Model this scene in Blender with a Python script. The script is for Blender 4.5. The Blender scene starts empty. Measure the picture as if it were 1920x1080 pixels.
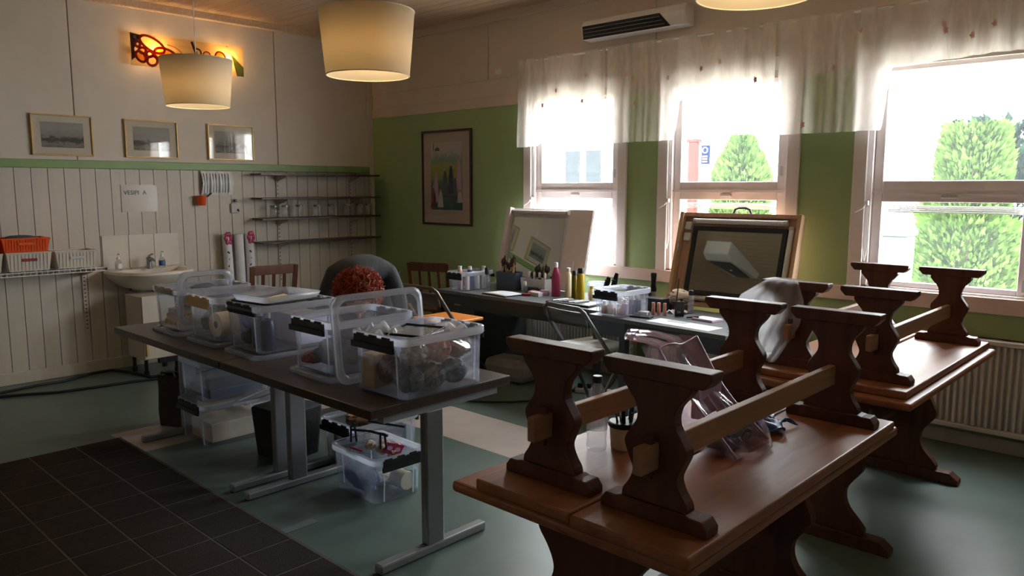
import bpy, bmesh, math, random
from mathutils import Vector, Matrix, noise as mnoise
random.seed(7)
S = bpy.context.scene
COL = S.collection
PI = math.pi
# ---------------------------------------------------------------- camera, sky, exposure
cam = bpy.data.cameras.new('camera'); cam.sensor_width = 36; cam.lens = 27.06; cam.clip_start = .05
co = bpy.data.objects.new('camera', cam); COL.objects.link(co)
co.location = (7.195, -5.333, 1.6); co.rotation_euler = (math.radians(90-7.42), 0, math.radians(43.344))
S.camera = co
S.view_settings.view_transform = 'Standard'; S.view_settings.look = 'None'
S.view_settings.gamma = 1; S.view_settings.use_curve_mapping = False
S.view_settings.exposure = 1.15
w = bpy.data.worlds.new('sky'); S.world = w; w.use_nodes = True
bg = w.node_tree.nodes['Background']; bg.inputs[0].default_value = (.93, .97, 1, 1); bg.inputs[1].default_value = 13.0
S.cycles.transparent_max_bounces = 40; S.cycles.max_bounces = 10; S.cycles.diffuse_bounces = 6
S.cycles.caustics_reflective = False; S.cycles.caustics_refractive = False
S.cycles.sample_clamp_indirect = 6
for xw in (2.9, 4.35, 5.866):                      # sky portals in the three window openings
    L = bpy.data.lights.new('window_portal', 'AREA'); L.shape = 'RECTANGLE'; L.size = .98; L.size_y = 1.54
    L.cycles.is_portal = True
    o = bpy.data.objects.new('window_portal', L); COL.objects.link(o)
    o.location = (xw, .2, 1.71); o.rotation_euler = (-PI/2, 0, 0)

# ---------------------------------------------------------------- materials
MATS = {}
def s2l(c):
    return tuple((v/12.92 if v <= .04045 else ((v+.055)/1.055)**2.4) for v in [x/255 for x in c])
def newmat(n):
    m = bpy.data.materials.new(n); m.use_nodes = True; MATS[n] = m
    nt = m.node_tree
    return m, nt, nt.nodes, nt.links, nt.nodes['Principled BSDF']
def pm(n, rgb, rough=.5, metal=0, var=.06, scale=8, bump=0, spec=.5, stretch=(1, 1, 1), bscale=None, emit=None, estr=0, coat=0):
    """procedural colour with soft noise variation and optional relief"""
    m, nt, N, K, b = newmat(n)
    c = s2l(rgb)
    tc = N.new('ShaderNodeTexCoord'); mp = N.new('ShaderNodeMapping'); mp.inputs['Scale'].default_value = stretch
    K.new(tc.outputs['Object'], mp.inputs[0])
    nz = N.new('ShaderNodeTexNoise'); nz.inputs['Scale'].default_value = scale; nz.inputs['Detail'].default_value = 4
    K.new(mp.outputs[0], nz.inputs[0])
    cr = N.new('ShaderNodeValToRGB')
    cr.color_ramp.elements[0].position = .3; cr.color_ramp.elements[1].position = .7
    cr.color_ramp.elements[0].color = tuple(max(0, v*(1-var)) for v in c)+(1,)
    cr.color_ramp.elements[1].color = tuple(min(1, v*(1+var)) for v in c)+(1,)
    K.new(nz.outputs[0], cr.inputs[0]); K.new(cr.outputs[0], b.inputs['Base Color'])
    b.inputs['Roughness'].default_value = rough; b.inputs['Metallic'].default_value = metal
    b.inputs['Specular IOR Level'].default_value = spec
    b.inputs['Coat Weight'].default_value = coat; b.inputs['Coat Roughness'].default_value = .12
    if bump:
        bp = N.new('ShaderNodeBump'); bp.inputs['Strength'].default_value = bump; bp.inputs['Distance'].default_value = .01
        nb = nz
        if bscale:
            nb = N.new('ShaderNodeTexNoise'); nb.inputs['Scale'].default_value = bscale; K.new(mp.outputs[0], nb.inputs[0])
        K.new(nb.outputs[0], bp.inputs['Height']); K.new(bp.outputs[0], b.inputs['Normal'])
    if emit:
        b.inputs['Emission Color'].default_value = s2l(emit)+(1,); b.inputs['Emission Strength'].default_value = estr
    return m
def wood(n, rgb, rough=.35, var=.25, scale=3, axis=1, coat=0, spec=.5):
    st = [14, 14, 14]; st[axis] = .9
    return pm(n, rgb, rough, 0, var, scale, .12, spec, st, None, coat=coat)
def clear(n, tint, opac, rough=.15, white=(.85, .88, .95), gloss=.6, trans=.6):
    """thin see-through plastic or glass: transparency, a milky share, and Fresnel reflection"""
    m, nt, N, K, b = newmat(n); N.remove(b); out = N['Material Output']
    T = N.new('ShaderNodeBsdfTransparent'); T.inputs[0].default_value = tint+(1,)
    D = N.new('ShaderNodeBsdfDiffuse'); D.inputs[0].default_value = white+(1,)
    R = N.new('ShaderNodeBsdfTranslucent'); R.inputs[0].default_value = white+(1,)
    G = N.new('ShaderNodeBsdfGlossy'); G.inputs['Roughness'].default_value = rough
    a = N.new('ShaderNodeMixShader'); a.inputs[0].default_value = trans
    K.new(D.outputs[0], a.inputs[1]); K.new(R.outputs[0], a.inputs[2])
    nz = N.new('ShaderNodeTexNoise'); nz.inputs['Scale'].default_value = 6
    mm = N.new('ShaderNodeMath'); mm.operation = 'MULTIPLY_ADD'; mm.inputs[1].default_value = opac*.5; mm.inputs[2].default_value = opac*.75
    K.new(nz.outputs[0], mm.inputs[0])
    x = N.new('ShaderNodeMixShader'); K.new(mm.outputs[0], x.inputs[0]); K.new(T.outputs[0], x.inputs[1]); K.new(a.outputs[0], x.inputs[2])
    f = N.new('ShaderNodeLayerWeight'); f.inputs['Blend'].default_value = .5      # Schlick reflection, the same from both sides
    p5 = N.new('ShaderNodeMath'); p5.operation = 'POWER'; p5.inputs[1].default_value = 5; K.new(f.outputs['Facing'], p5.inputs[0])
    fm = N.new('ShaderNodeMath'); fm.operation = 'MULTIPLY_ADD'; fm.inputs[1].default_value = .9*min(1, gloss); fm.inputs[2].default_value = .04*gloss; K.new(p5.outputs[0], fm.inputs[0])
    y = N.new('ShaderNodeMixShader'); K.new(fm.outputs[0], y.inputs[0]); K.new(x.outputs[0], y.inputs[1]); K.new(G.outputs[0], y.inputs[2])
    K.new(y.outputs[0], out.inputs[0])
    return m
pm('wall_white', (210, 198, 184), .6, var=.04, scale=3, bump=.05, bscale=60)
pm('board_white', (200, 190, 175), .5, var=.05, scale=4, stretch=(6, 6, .6))
pm('green', (150, 174, 122), .55, var=.04, scale=3, bump=.06, bscale=70)
pm('green_rail', (132, 160, 98), .45, var=.05)
wood('ceiling_wood', (196, 170, 142), .5, .12, 3, 0)
pm('win_white', (234, 226, 226), .45, var=.03)
pm('trim_pink', (218, 198, 190), .45, var=.05)
pm('black_gap', (25, 23, 21), .8)
wood('bench_wood', (146, 94, 64), .42, .16, 2.2, 1, spec=.4)
wood('bench_rail', (158, 118, 92), .5, .16, 2.2, 1, spec=.3)
wood('bench_side', (88, 54, 41), .48, .22, 2.2, 2, spec=.3)
wood('chair_wood', (98, 58, 36), .4, .25, 3, 2)
wood('table_brown', (64, 50, 42), .34, .2, 2, 0)
pm('steel', (150, 152, 155), .35, .8, .05)
pm('grey_metal', (150, 153, 156), .4, .5, .05)
pm('chair_tube', (120, 124, 124), .35, .6, .06)
pm('tube_brown', (112, 98, 86), .35, .6, .06)
pm('black', (22, 22, 24), .35, var=.1)
pm('black_rough', (26, 25, 25), .75, var=.15, bump=.3, bscale=40)
pm('dark_brown', (54, 40, 30), .8, var=.25, bump=.4, bscale=40)
pm('white', (226, 224, 222), .4, var=.03)
pm('paper', (232, 232, 236), .7, var=.02)
pm('ceramic', (222, 214, 202), .12, var=.02)
pm('cream', (226, 214, 180), .4, var=.04)
pm('yellow', (186, 160, 30), .3, var=.06)
pm('olive', (128, 112, 28), .3, var=.06)
pm('pink', (190, 74, 120), .3, var=.05)
pm('pink_soft', (226, 166, 150), .5, var=.05)
pm('lilac', (190, 160, 190), .35, var=.08)
pm('orange', (226, 86, 28), .4, var=.08)
pm('orange_seat', (224, 138, 56), .4, var=.1)
pm('seat_white', (238, 240, 246), .4, var=.03)
pm('blue', (58, 88, 140), .4, var=.15)
pm('blue_light', (120, 150, 205), .4, var=.1)
pm('navy', (24, 32, 62), .35, var=.2)
pm('red', (150, 40, 52), .45, var=.1)
pm('magenta', (168, 48, 92), .4, var=.1)
pm('tan', (196, 164, 116), .5, var=.1)
pm('beige', (206, 186, 160), .7, var=.12, bump=.2, bscale=30)
pm('sponge', (196, 164, 84), .9, var=.15, bump=.5, bscale=120)
pm('skin', (206, 150, 126), .5, var=.05)
pm('slate', (74, 84, 98), .5, var=.1)
pm('grey_desk', (98, 102, 104), .4, var=.08)
pm('desk_edge', (58, 62, 64), .4, var=.08)
pm('grey_plastic', (120, 124, 126), .4, var=.05)
pm('grey_light', (190, 190, 190), .45, var=.04)
pm('brass', (190, 150, 80), .3, .8, .05)
pm('bristle', (70, 52, 40), .9, var=.3, bump=.5, bscale=150)
pm('wig_brown', (86, 62, 48), .8, var=.35, scale=20, bump=.8, bscale=60)
pm('bag_mix', (176, 160, 146), .35, var=.35, scale=14, bump=.8, bscale=24)
pm('bag_dark', (70, 66, 70), .35, var=.4, scale=14, bump=.8, bscale=24)
pm('leopard', (150, 120, 90), .6, var=.7, scale=40)
pm('tile_carpet', (58, 50, 45), .95, var=.15, scale=60, bump=.5, bscale=220, spec=.1)
pm('carpet_line', (98, 92, 86), .95, var=.1, scale=60, spec=.1)
pm('radiator', (214, 210, 200), .4, var=.03)
pm('rubber', (18, 18, 18), .6)
pm('hair_red', (150, 58, 30), .45, var=.5, scale=30)
pm('shirt', (54, 56, 60), .85, var=.12, scale=14, bump=.25, bscale=60)
pm('trousers', (34, 35, 40), .9, var=.15)
clear('pane', (.97, .98, .98), .015, .02, gloss=.5)
clear('pane_front', (.98, .98, .98), .01, .02, gloss=1.0)
clear('box_clear', (.96, .97, 1), .10, .18, (.84, .88, .97), .8, .72)
clear('box_rim', (.90, .93, 1), .55, .25, (.90, .93, 1), .8, .72)
clear('box_edge', (.93, .95, 1), .32, .2, (.88, .92, 1), .8, .72)
clear('film', (.97, .97, .98), .10, .06, (.9, .9, .92), 3.5)
clear('film_milky', (.9, .9, .92), .45, .2, (.86, .86, .88), .8)
clear('vinyl_pink', (.95, .88, .92), .16, .05, (.88, .74, .82), 2.6)
clear('glass', (.93, .94, .94), .12, .03, (.86, .86, .86), 2.0)
clear('water', (.94, .95, .96), .09, .03, (.84, .84, .86), 2.0)
clear('sheer', (.99, .97, .94), .46, .6, (.98, .94, .88), .05, .5)
pm('mirror', (200, 205, 200), .02, 1, 0)
# lamp shade cloth: lets the bulb inside glow through
m, nt, N, K, b = newmat('shade'); N.remove(b)
D = N.new('ShaderNodeBsdfDiffuse'); D.inputs[0].default_value = (.86, .78, .62, 1)
R = N.new('ShaderNodeBsdfTranslucent'); R.inputs[0].default_value = (.9, .76, .52, 1)
x = N.new('ShaderNodeMixShader'); x.inputs[0].default_value = .4
nz = N.new('ShaderNodeTexNoise'); nz.inputs['Scale'].default_value = 40
K.new(D.outputs[0], x.inputs[1]); K.new(R.outputs[0], x.inputs[2]); K.new(x.outputs[0], N['Material Output'].inputs[0])
bp = N.new('ShaderNodeBump'); bp.inputs['Strength'].default_value = .1; K.new(nz.outputs[0], bp.inputs['Height']); K.new(bp.outputs[0], D.inputs['Normal'])
pm('bulb', (255, 214, 150), .4, emit=(255, 200, 120), estr=40)

# ---------------------------------------------------------------- mesh builder
class MB:
    def __init__(s): s.v = []; s.f = []; s.mi = []; s.cm = 0
    def add(s, vs, fs, m=None):
        o = len(s.v); s.v += [tuple(v) for v in vs]
        for f in fs: s.f.append(tuple(i+o for i in f)); s.mi.append(s.cm if m is None else m)
        return s
    def box(s, x0, x1, y0, y1, z0, z1, m=None):
        v = [(x, y, z) for z in (z0, z1) for y in (y0, y1) for x in (x0, x1)]
        return s.add(v, [(0, 2, 3, 1), (4, 5, 7, 6), (0, 1, 5, 4), (2, 6, 7, 3), (0, 4, 6, 2), (1, 3, 7, 5)], m)
    def cbox(s, c, d, m=None):
        return s.box(c[0]-d[0]/2, c[0]+d[0]/2, c[1]-d[1]/2, c[1]+d[1]/2, c[2]-d[2]/2, c[2]+d[2]/2, m)
    def bar(s, a, b, wd, ht, up=(0, 0, 1)):
        """box beam from a to b"""
        a = Vector(a); b = Vector(b); d = (b-a).normalized(); r = d.cross(Vector(up))
        if r.length < 1e-4: r = d.cross(Vector((1, 0, 0)))
        r.normalize(); u = r.cross(d)
        v = []
        for p in (a, b):
            for i, j in ((-1, -1), (1, -1), (1, 1), (-1, 1)): v.append(p+r*i*wd/2+u*j*ht/2)
        return s.add(v, [(3, 2, 1, 0), (4, 5, 6, 7), (0, 1, 5, 4), (1, 2, 6, 5), (2, 3, 7, 6), (3, 0, 4, 7)])
    def tube(s, pts, r, n=8, close=False, r2=None):
        pts = [Vector(p) for p in pts]; k = len(pts); vs = []; prev = None
        for i, p in enumerate(pts):
            d = (pts[min(i+1, k-1)]-pts[max(i-1, 0)])
            if d.length < 1e-9: d = Vector((0, 0, 1))
            d.normalize()
            if prev is None:
                q = d.cross(Vector((0, 0, 1)))
                if q.length < .05: q = d.cross(Vector((1, 0, 0)))
            else: q = prev-d*prev.dot(d)
            if q.length < 1e-6: q = d.orthogonal()
            q.normalize(); prev = q; u = d.cross(q)
            rr = r if r2 is None else r+(r2-r)*i/(k-1)
            if isinstance(rr, (list, tuple)): rr = rr[i]
            for j in range(n):
                t = 2*PI*j/n; vs.append(p+q*math.cos(t)*rr+u*math.sin(t)*rr)
        fs = []
        for i in range(k-1):
            for j in range(n):
                a = i*n+j; b2 = i*n+(j+1) % n; fs.append((a, b2, b2+n, a+n))
        fs += [tuple(range(n-1, -1, -1)), tuple(range((k-1)*n, k*n))]
        return s.add(vs, fs)
    def lathe(s, prof, n=16, c=(0, 0, 0), cap=True, ell=(1, 1)):
        vs = []; k = len(prof)
        for r, z in prof:
            for j in range(n):
                t = 2*PI*j/n; vs.append((c[0]+r*ell[0]*math.cos(t), c[1]+r*ell[1]*math.sin(t), c[2]+z))
        fs = []
        for i in range(k-1):
            for j in range(n):
                a = i*n+j; b2 = i*n+(j+1) % n; fs.append((a, b2, b2+n, a+n))
        if cap: fs += [tuple(range(n-1, -1, -1)), tuple(range((k-1)*n, k*n))]
        return s.add(vs, fs)
    def prism(s, prof, ax, t0, t1):
        """2-D outline extruded along axis ax; prof gives the two other coordinates in x,y,z order"""
        def P(u, v, t):
            q = [u, v]; q.insert(ax, t); return tuple(q)
        n = len(prof); vs = [P(u, v, t0) for u, v in prof]+[P(u, v, t1) for u, v in prof]
        fs = [tuple(range(n-1, -1, -1)), tuple(range(n, 2*n))]+[(i, (i+1) % n, (i+1) % n+n, i+n) for i in range(n)]
        return s.add(vs, fs)
    def grid(s, fn, nu, nv, m=None):
        vs = [fn(i/nu, j/nv) for j in range(nv+1) for i in range(nu+1)]
        fs = [(j*(nu+1)+i, j*(nu+1)+i+1, (j+1)*(nu+1)+i+1, (j+1)*(nu+1)+i) for j in range(nv) for i in range(nu)]
        return s.add(vs, fs, m)
    def blob(s, c, d, seed=0, amp=.15, n=10, mz=6):
        rnd = random.Random(seed); ph = [rnd.uniform(0, 6.28) for _ in range(6)]
        vs = []
        for i in range(mz+1):
            th = PI*i/mz
            for j in range(n):
                t = 2*PI*j/n
                k = 1+amp*(math.sin(3*t+ph[0]+th*2)+math.sin(5*t+ph[1])*.6*math.sin(th)+math.cos(4*th+ph[2])*.5)
                vs.append((c[0]+d[0]/2*k*math.sin(th)*math.cos(t), c[1]+d[1]/2*k*math.sin(th)*math.sin(t), c[2]-d[2]/2*math.cos(th)*(1+.2*amp*math.sin(t+ph[3]))))
        fs = [(i*n+j, i*n+(j+1) % n, (i+1)*n+(j+1) % n, (i+1)*n+j) for i in range(mz) for j in range(n)]
        return s.add(vs, fs)
    def lump(s, c, d, seed=0, amp=.28, n=30, mz=18):
        """crumpled soft lump: a ball folded by layered noise"""
        vs = []
        for i in range(mz+1):
            th = PI*i/mz
            for j in range(n):
                t = 2*PI*j/n; q = Vector((math.sin(th)*math.cos(t), math.sin(th)*math.sin(t), -math.cos(th)))
                k = 1+amp*(mnoise.noise(q*1.6+Vector((seed*3.7, 0, 0)))+.55*(.3-abs(mnoise.noise(q*3.7+Vector((0, seed*2.3, 0)))))*2+.22*mnoise.noise(q*8+Vector((0, 0, seed))))
                k = min(k, 1.12)
                vs.append((c[0]+d[0]/2*k*q.x, c[1]+d[1]/2*k*q.y, c[2]+d[2]/2*max(-1, k*q.z)))
        fs = [(i*n+j, i*n+(j+1) % n, (i+1)*n+(j+1) % n, (i+1)*n+j) for i in range(mz) for j in range(n)]
        return s.add(vs, fs)
    def mesh(s, name, mats, smooth=False):
        me = bpy.data.meshes.new(name); me.from_pydata(s.v, [], s.f)
        for mt in (mats if isinstance(mats, (list, tuple)) else [mats]): me.materials.append(MATS[mt])
        if any(s.mi): me.polygons.foreach_set('material_index', s.mi)
        bm = bmesh.new(); bm.from_mesh(me); bmesh.ops.recalc_face_normals(bm, faces=bm.faces); bm.to_mesh(me); bm.free()
        if smooth: me.shade_smooth()
        return me
    def build(s, name, mats, parent=None, smooth=False, bevel=0, seg=2, solid=0, sub=0):
        me = s.mesh(name, mats, smooth)
        o = bpy.data.objects.new(name, me); COL.objects.link(o); o.parent = parent
        if solid:
            k = o.modifiers.new('s', 'SOLIDIFY'); k.thickness = solid; k.offset = 0
        if bevel:
            k = o.modifiers.new('b', 'BEVEL'); k.width = bevel; k.segments = seg; k.limit_method = 'ANGLE'; k.angle_limit = .6; k.harden_normals = False
        if sub:
            k = o.modifiers.new('u', 'SUBSURF'); k.levels = sub; k.render_levels = sub
        if smooth and not sub:
            try: me.set_sharp_from_angle(angle=math.radians(40))
            except Exception: pass
        return o
def tag(o, label, cat, group=None):
    o['label'] = label; o['category'] = cat
    if group: o['group'] = group
    return o
def thing(name, label, cat, loc=(0, 0, 0), rz=0, group=None, rot=None):
    o = bpy.data.objects.new(name, None); COL.objects.link(o); o.empty_display_size = .05
    o.location = loc; o.rotation_euler = rot or (0, 0, rz)
    return tag(o, label, cat, group)
def struct(o): o['kind'] = 'structure'; return o
def kids(o): return [c for c in COL.objects if c.parent == o]
def copy_tree(o, parent=None):
    c = o.copy(); COL.objects.link(c); c.parent = parent
    for ch in [k for k in list(COL.objects) if k.parent == o]: copy_tree(ch, c)
    return c
def place(o, loc, rz=0): o.location = loc; o.rotation_euler = (0, 0, rz); return o
def inst(name, me, parent=None, loc=(0, 0, 0), rot=(0, 0, 0)):
    o = bpy.data.objects.new(name, me); COL.objects.link(o); o.parent = parent; o.location = loc; o.rotation_euler = rot
    return o
def text(body, size, matn, parent, loc, rot, name='lettering', ext=.0006, align='LEFT'):
    cu = bpy.data.curves.new(name, 'FONT'); cu.body = body; cu.size = size; cu.extrude = ext; cu.align_x = align; cu.resolution_u = 3
    t = bpy.data.objects.new(name, cu); COL.objects.link(t)
    dg = bpy.context.evaluated_depsgraph_get(); me = bpy.data.meshes.new_from_object(t.evaluated_get(dg)); bpy.data.objects.remove(t)
    me.materials.clear(); me.materials.append(MATS[matn])
    return inst(name, me, parent, loc, rot)
# ================================================================ ROOM
XR, YF, ZC = 8.6, -6.8, 3.23
# floor: grey-green lino with pale inlaid bands
m, nt, N, K, b = newmat('lino')
tc = N.new('ShaderNodeTexCoord'); sp = N.new('ShaderNodeSeparateXYZ'); K.new(tc.outputs['Object'], sp.inputs[0])
def band(out, c0, c1):
    a = N.new('ShaderNodeMath'); a.operation = 'COMPARE'; a.inputs[1].default_value = (c0+c1)/2; a.inputs[2].default_value = (c1-c0)/2
    K.new(out, a.inputs[0]); return a.outputs[0]
mx = N.new('ShaderNodeMath'); mx.operation = 'MAXIMUM'
def both(p, q):
    a = N.new('ShaderNodeMath'); a.operation = 'MULTIPLY'; K.new(p, a.inputs[0]); K.new(q, a.inputs[1]); return a.outputs[0]
K.new(both(band(sp.outputs['Y'], -2.12, -1.62), band(sp.outputs['X'], 1.95, 5.3)), mx.inputs[0])
K.new(both(band(sp.outputs['X'], 1.95, 2.45), band(sp.outputs['Y'], -3.6, -1.62)), mx.inputs[1])
nz = N.new('ShaderNodeTexNoise'); nz.inputs['Scale'].default_value = 5; nz.inputs['Detail'].default_value = 6; K.new(tc.outputs['Object'], nz.inputs[0])
def ramp(a, c):
    r = N.new('ShaderNodeValToRGB'); r.color_ramp.elements[0].color = s2l(a)+(1,); r.color_ramp.elements[1].color = s2l(c)+(1,)
    r.color_ramp.elements[0].position = .3; r.color_ramp.elements[1].position = .7; K.new(nz.outputs[0], r.inputs[0]); return r.outputs[0]
mc = N.new('ShaderNodeMix'); mc.data_type = 'RGBA'
K.new(mx.outputs[0], mc.inputs[0]); K.new(ramp((86, 102, 95), (95, 111, 104)), mc.inputs[6]); K.new(ramp((176, 164, 155), (186, 174, 165)), mc.inputs[7])
K.new(mc.outputs[2], b.inputs['Base Color']); b.inputs['Roughness'].default_value = .38
struct(MB().box(-.2, XR+.1, YF-.1, .2, -.12, 0).build('floor', 'lino'))
# ceiling of narrow boards
cl = struct(MB().box(-.2, XR+.1, YF-.1, .2, ZC+.02, ZC+.15).build('ceiling', 'ceiling_wood'))
me = MB().box(0, XR, -.058, .058, -.012, .022).mesh('board', 'ceiling_wood')
for i in range(57): inst('board', me, cl, (0, -.06-i*.12, ZC))
# left wall: boards below, smooth panels above, green rail between
wl = struct(MB().box(-.2, -.02, YF, .2, 0, ZC+.02).build('wall_left', 'board_white'))
me = MB().box(-.021, 0, -.0585, .0585, .10, 1.765).mesh('board', 'board_white')
yb = -3.534+.061
k0 = int((yb-0)/-.122)
y = -.061+.0
i = 0
while y > YF:
    inst('board', me, wl, (0, y, 0)); y -= .122
edges = [-.06, -1.185, -3.06, -4.9, YF]
for a, c in zip(edges[:-1], edges[1:]):
    MB().box(-.021, 0, c+.004, a-.004, 1.83, 3.16).build('panel', 'wall_white', wl, bevel=.004)
struct(MB().box(-.01, .03, YF, -.07, 1.762, 1.832).build('trim_1', 'green_rail', bevel=.006))
struct(MB().box(-.015, .014, YF, -.06, 0, .10).build('baseboard_left', 'board_white', bevel=.004))
struct(MB().box(-.015, .035, YF, 0, 3.15, ZC).build('trim_2', 'ceiling_wood', bevel=.01))
struct(MB().box(-.015, .022, -.062, .0, 0, 3.15).build('trim_3', 'board_white', bevel=.004))
# window wall with three openings
W = [(2.415, 3.385), (3.866, 4.836), (5.381, 6.351)]
ZB, ZT = .945, 2.42
wb = MB()
def seg(x0, x1, z0, z1):
    for a, c, mi in ((z0, min(z1, 2.365), 0), (max(z0, 2.365), z1, 1)):
        if c > a: wb.box(x0, x1, 0, .22, a, c, mi)
seg(-.2, XR, 0, ZB); seg(-.2, XR, ZT, ZC+.02)
xs = [-.2]+[v for p in W for v in p]+[XR]
for a, c in zip(xs[::2], xs[1::2]): seg(a, c, ZB, ZT)
wbo = struct(wb.build('wall_back', ['green', 'wall_white']))
for a, c in ((.0, 1.86), (1.87, 3.725), (3.735, 5.6), (5.61, 7.5), (7.51, XR)):
    MB().box(a+.003, c-.003, -.010, .001, 2.62, 3.14).build('panel', 'wall_white', wbo, bevel=.003)
MB().box(0, XR, -.014, 0, 2.365, 2.46).build('panel_board', 'wall_white', wbo, bevel=.004)
struct(MB().box(0, XR, -.03, 0, 3.14, ZC).build('trim_4', 'wall_white', bevel=.008))
struct(MB().box(2.26, XR, -.028, 0, .845, .944).build('trim_5', 'trim_pink', bevel=.006))
struct(MB().box(0, XR, -.014, 0, 0, .09).build('baseboard_back', 'board_white', bevel=.004))
struct(MB().box(XR, XR+.15, YF, .2, 0, ZC).build('wall_right', 'wall_white'))
struct(MB().box(-.2, XR+.15, YF-.15, YF, 0, ZC).build('wall_front', 'wall_white'))
for wi, (x0, x1) in enumerate(W):
    wn = struct(MB().box(x0-.09, x0, -.022, 0, ZB-.002, ZT+.09).box(x1, x1+.09, -.022, 0, ZB-.002, ZT+.09).box(x0, x1, -.022, 0, ZT, ZT+.09).build('window_%d' % (wi+1), 'win_white', bevel=.005))
    fr = MB()
    fr.box(x0, x0+.03, .0, .19, ZB, ZT).box(x1-.03, x1, .0, .19, ZB, ZT).box(x0, x1, 0, .19, ZB, ZB+.012).box(x0, x1, 0, .19, ZT-.02, ZT)
    fr.box(x0+.03, x1-.03, .02, .16, 1.566, 1.584)
    fr.build('window_frame', 'win_white', wn)
    for nm, z0, z1, bb in (('upper_sash', 1.58, ZT-.02, .065), ('lower_sash', ZB+.012, 1.568, .035)):
        a0, a1 = x0+.03, x1-.03
        sa = MB().box(a0, a0+.06, .035, .085, z0, z1).box(a1-.06, a1, .035, .085, z0, z1).box(a0+.06, a1-.06, .035, .085, z0, z0+bb).box(a0+.06, a1-.06, .035, .085, z1-.06, z1)
        so = sa.build(nm, 'win_white', wn, bevel=.006)
        MB().box(a0+.055, a1-.055, .058, .062, z0+bb-.005, z1-.055).build('pane', 'pane', so)
    # drawn-up blind behind the top of the lower pane
    bl = MB()
    for k in range(4): bl.box(x0+.1, x1-.1, .09, .125, 1.475-k*.012, 1.484-k*.012)
    bl.build('blind', 'white', wn)
    # stay, catch, cord
    MB().tube([(x0+.012, -.03, 1.50), (x0-.0, -.045, 1.47), (x0-.05, -.05, 1.44)], .005, 6).cbox((x0+.014, -.02, 1.50), (.02, .03, .03)).build('window_stay', 'white', wn)
    MB().tube([(x0+.006, -.028, 2.4), (x0+.006, -.028, 1.2), (x0+.02, -.03, 1.12), (x0+.034, -.028, 1.2), (x0+.022, -.028, 1.5)], .0035, 5).build('cord', 'white', wn)
    for zz in (1.72, 1.02): MB().cbox((x1-.05, .03, zz), (.028, .02, .07)).lathe([(.006, 0), (.006, .01)], 8, (x1-.05, .025, zz)).build('catch', 'grey_light', wn, bevel=.003)
    MB().cbox(((x0+x1)/2, .03, 1.545), (.09, .012, .018)).build('latch', 'grey_light', wn, bevel=.003)
# ------------------------------------------------ outside
struct(MB().box(-16, 14, .4, 40, -.5, -.3).build('ground', pm('gravel', (226, 222, 214), .9, var=.06, scale=20) and 'gravel'))
pm('render_white', (244, 242, 238), .8, var=.03); pm('glass_grey', (44, 48, 50), .9, var=.1, spec=0)
bd = thing('neighbour_house', 'white rendered house with paired grey window seen through the window beside the tall painting', 'building', (0, 9, 0))
MB().box(-14, 2.6, 0, 4, -.4, 4.6).build('wall', 'render_white', bd)
MB().box(-14.4, 3, -.5, 4.5, 4.6, 4.8).build('roof', 'grey_light', bd)
for xa in (-4.56, -3.95):
    f = MB().box(xa-.03, xa+.5, -.05, .02, 1.5, 2.5).build('window', 'white', bd, bevel=.01)
    MB().box(xa+.02, xa+.45, -.065, -.03, 1.56, 2.45).build('pane', 'glass_grey', f)
pm('sign_blue', (16, 26, 58), .9, spec=0)
sg = tag(MB().box(-.96, -.78, 8.95, 9.0, 2.08, 2.46).build('wall_sign', 'sign_blue', bevel=.01), 'small blue sign with white ring and lines on the white house wall', 'sign')
MB().tube([(-.87+.055*math.cos(t), 8.945, 2.36+.055*math.sin(t)) for t in [i*PI/8 for i in range(17)]], .01, 6).build('ring', 'white', sg)
for k in range(3): MB().box(-.92, -.82, 8.94, 8.95, 2.12+k*.05, 2.145+k*.05).build('line', 'white', sg)
tag(MB().box(-.97, -.80, 8.45, 8.6, -.4, 2.5).box(-1.0, -.77, 8.42, 8.63, 2.5, 2.56).build('gate_post', pm('post_brown', (66, 40, 36), .9, spec=0) and 'post_brown', bevel=.01), 'reddish brown post standing before the white house wall', 'post')
pm('thuja_green', (74, 100, 46), .9, var=.45, scale=7, spec=0); pm('hedge_green', (32, 46, 38), .9, var=.4, scale=6, spec=0); wood('bark', (90, 70, 52), .9)
def shrub(name, label, loc, h, r, n, matn, shape, seed, group=None, lf=.10):
    rnd = random.Random(seed); t = thing(name, label, 'shrub', loc, 0, group)
    MB().tube([(0, 0, 0), (0, 0, h*.9)], r*.10, 6, r2=.01).build('stem', 'bark', t)
    f = MB()
    for i in range(n):
        u = rnd.random(); a = rnd.uniform(0, 2*PI); rr = shape(u)*r*math.sqrt(rnd.uniform(.35, 1)); z = u*h
        p = Vector((rr*math.cos(a), rr*math.sin(a), z)); out = Vector((math.cos(a), math.sin(a), rnd.uniform(.6, 1.6))).normalized()
        side = out.cross(Vector((rnd.uniform(-1, 1), rnd.uniform(-1, 1), rnd.uniform(-.3, .3)))).normalized()
        L = lf*rnd.uniform(.6, 1.4); q = p+out*L; s2 = side*L*.28
        f.add([p-s2*.4, p+s2*.4, q+s2*.3, q+out*L*.3, q-s2*.5, (p+q)/2+s2*1.3, (p+q)/2-s2*1.3], [(0, 1, 5, 2, 3, 4, 6)])
    f.build('foliage', matn, t)
    return t
th = lambda u: (1-u)**.45*(.75+.5*min(1, u*4)) if u < .97 else .15
shrub('thuja_shrub', 'bright green conical thuja filling the window above the radiator', (5.05, 4.2, -.3), 2.55, .55, 15000, 'thuja_green', lambda u: .95-.12*u if u < .6 else .62-.1*max(0, u-.85)*6, 3, None, .06)
shrub('thuja_shrub', 'rounded green thuja by the house wall near the blue sign', (1.44, 6, -.3), 2.66, .44, 15000, 'thuja_green', lambda u: .95 if u < .8 else .95-(u-.8)*3.4, 4, None, .07)
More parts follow.
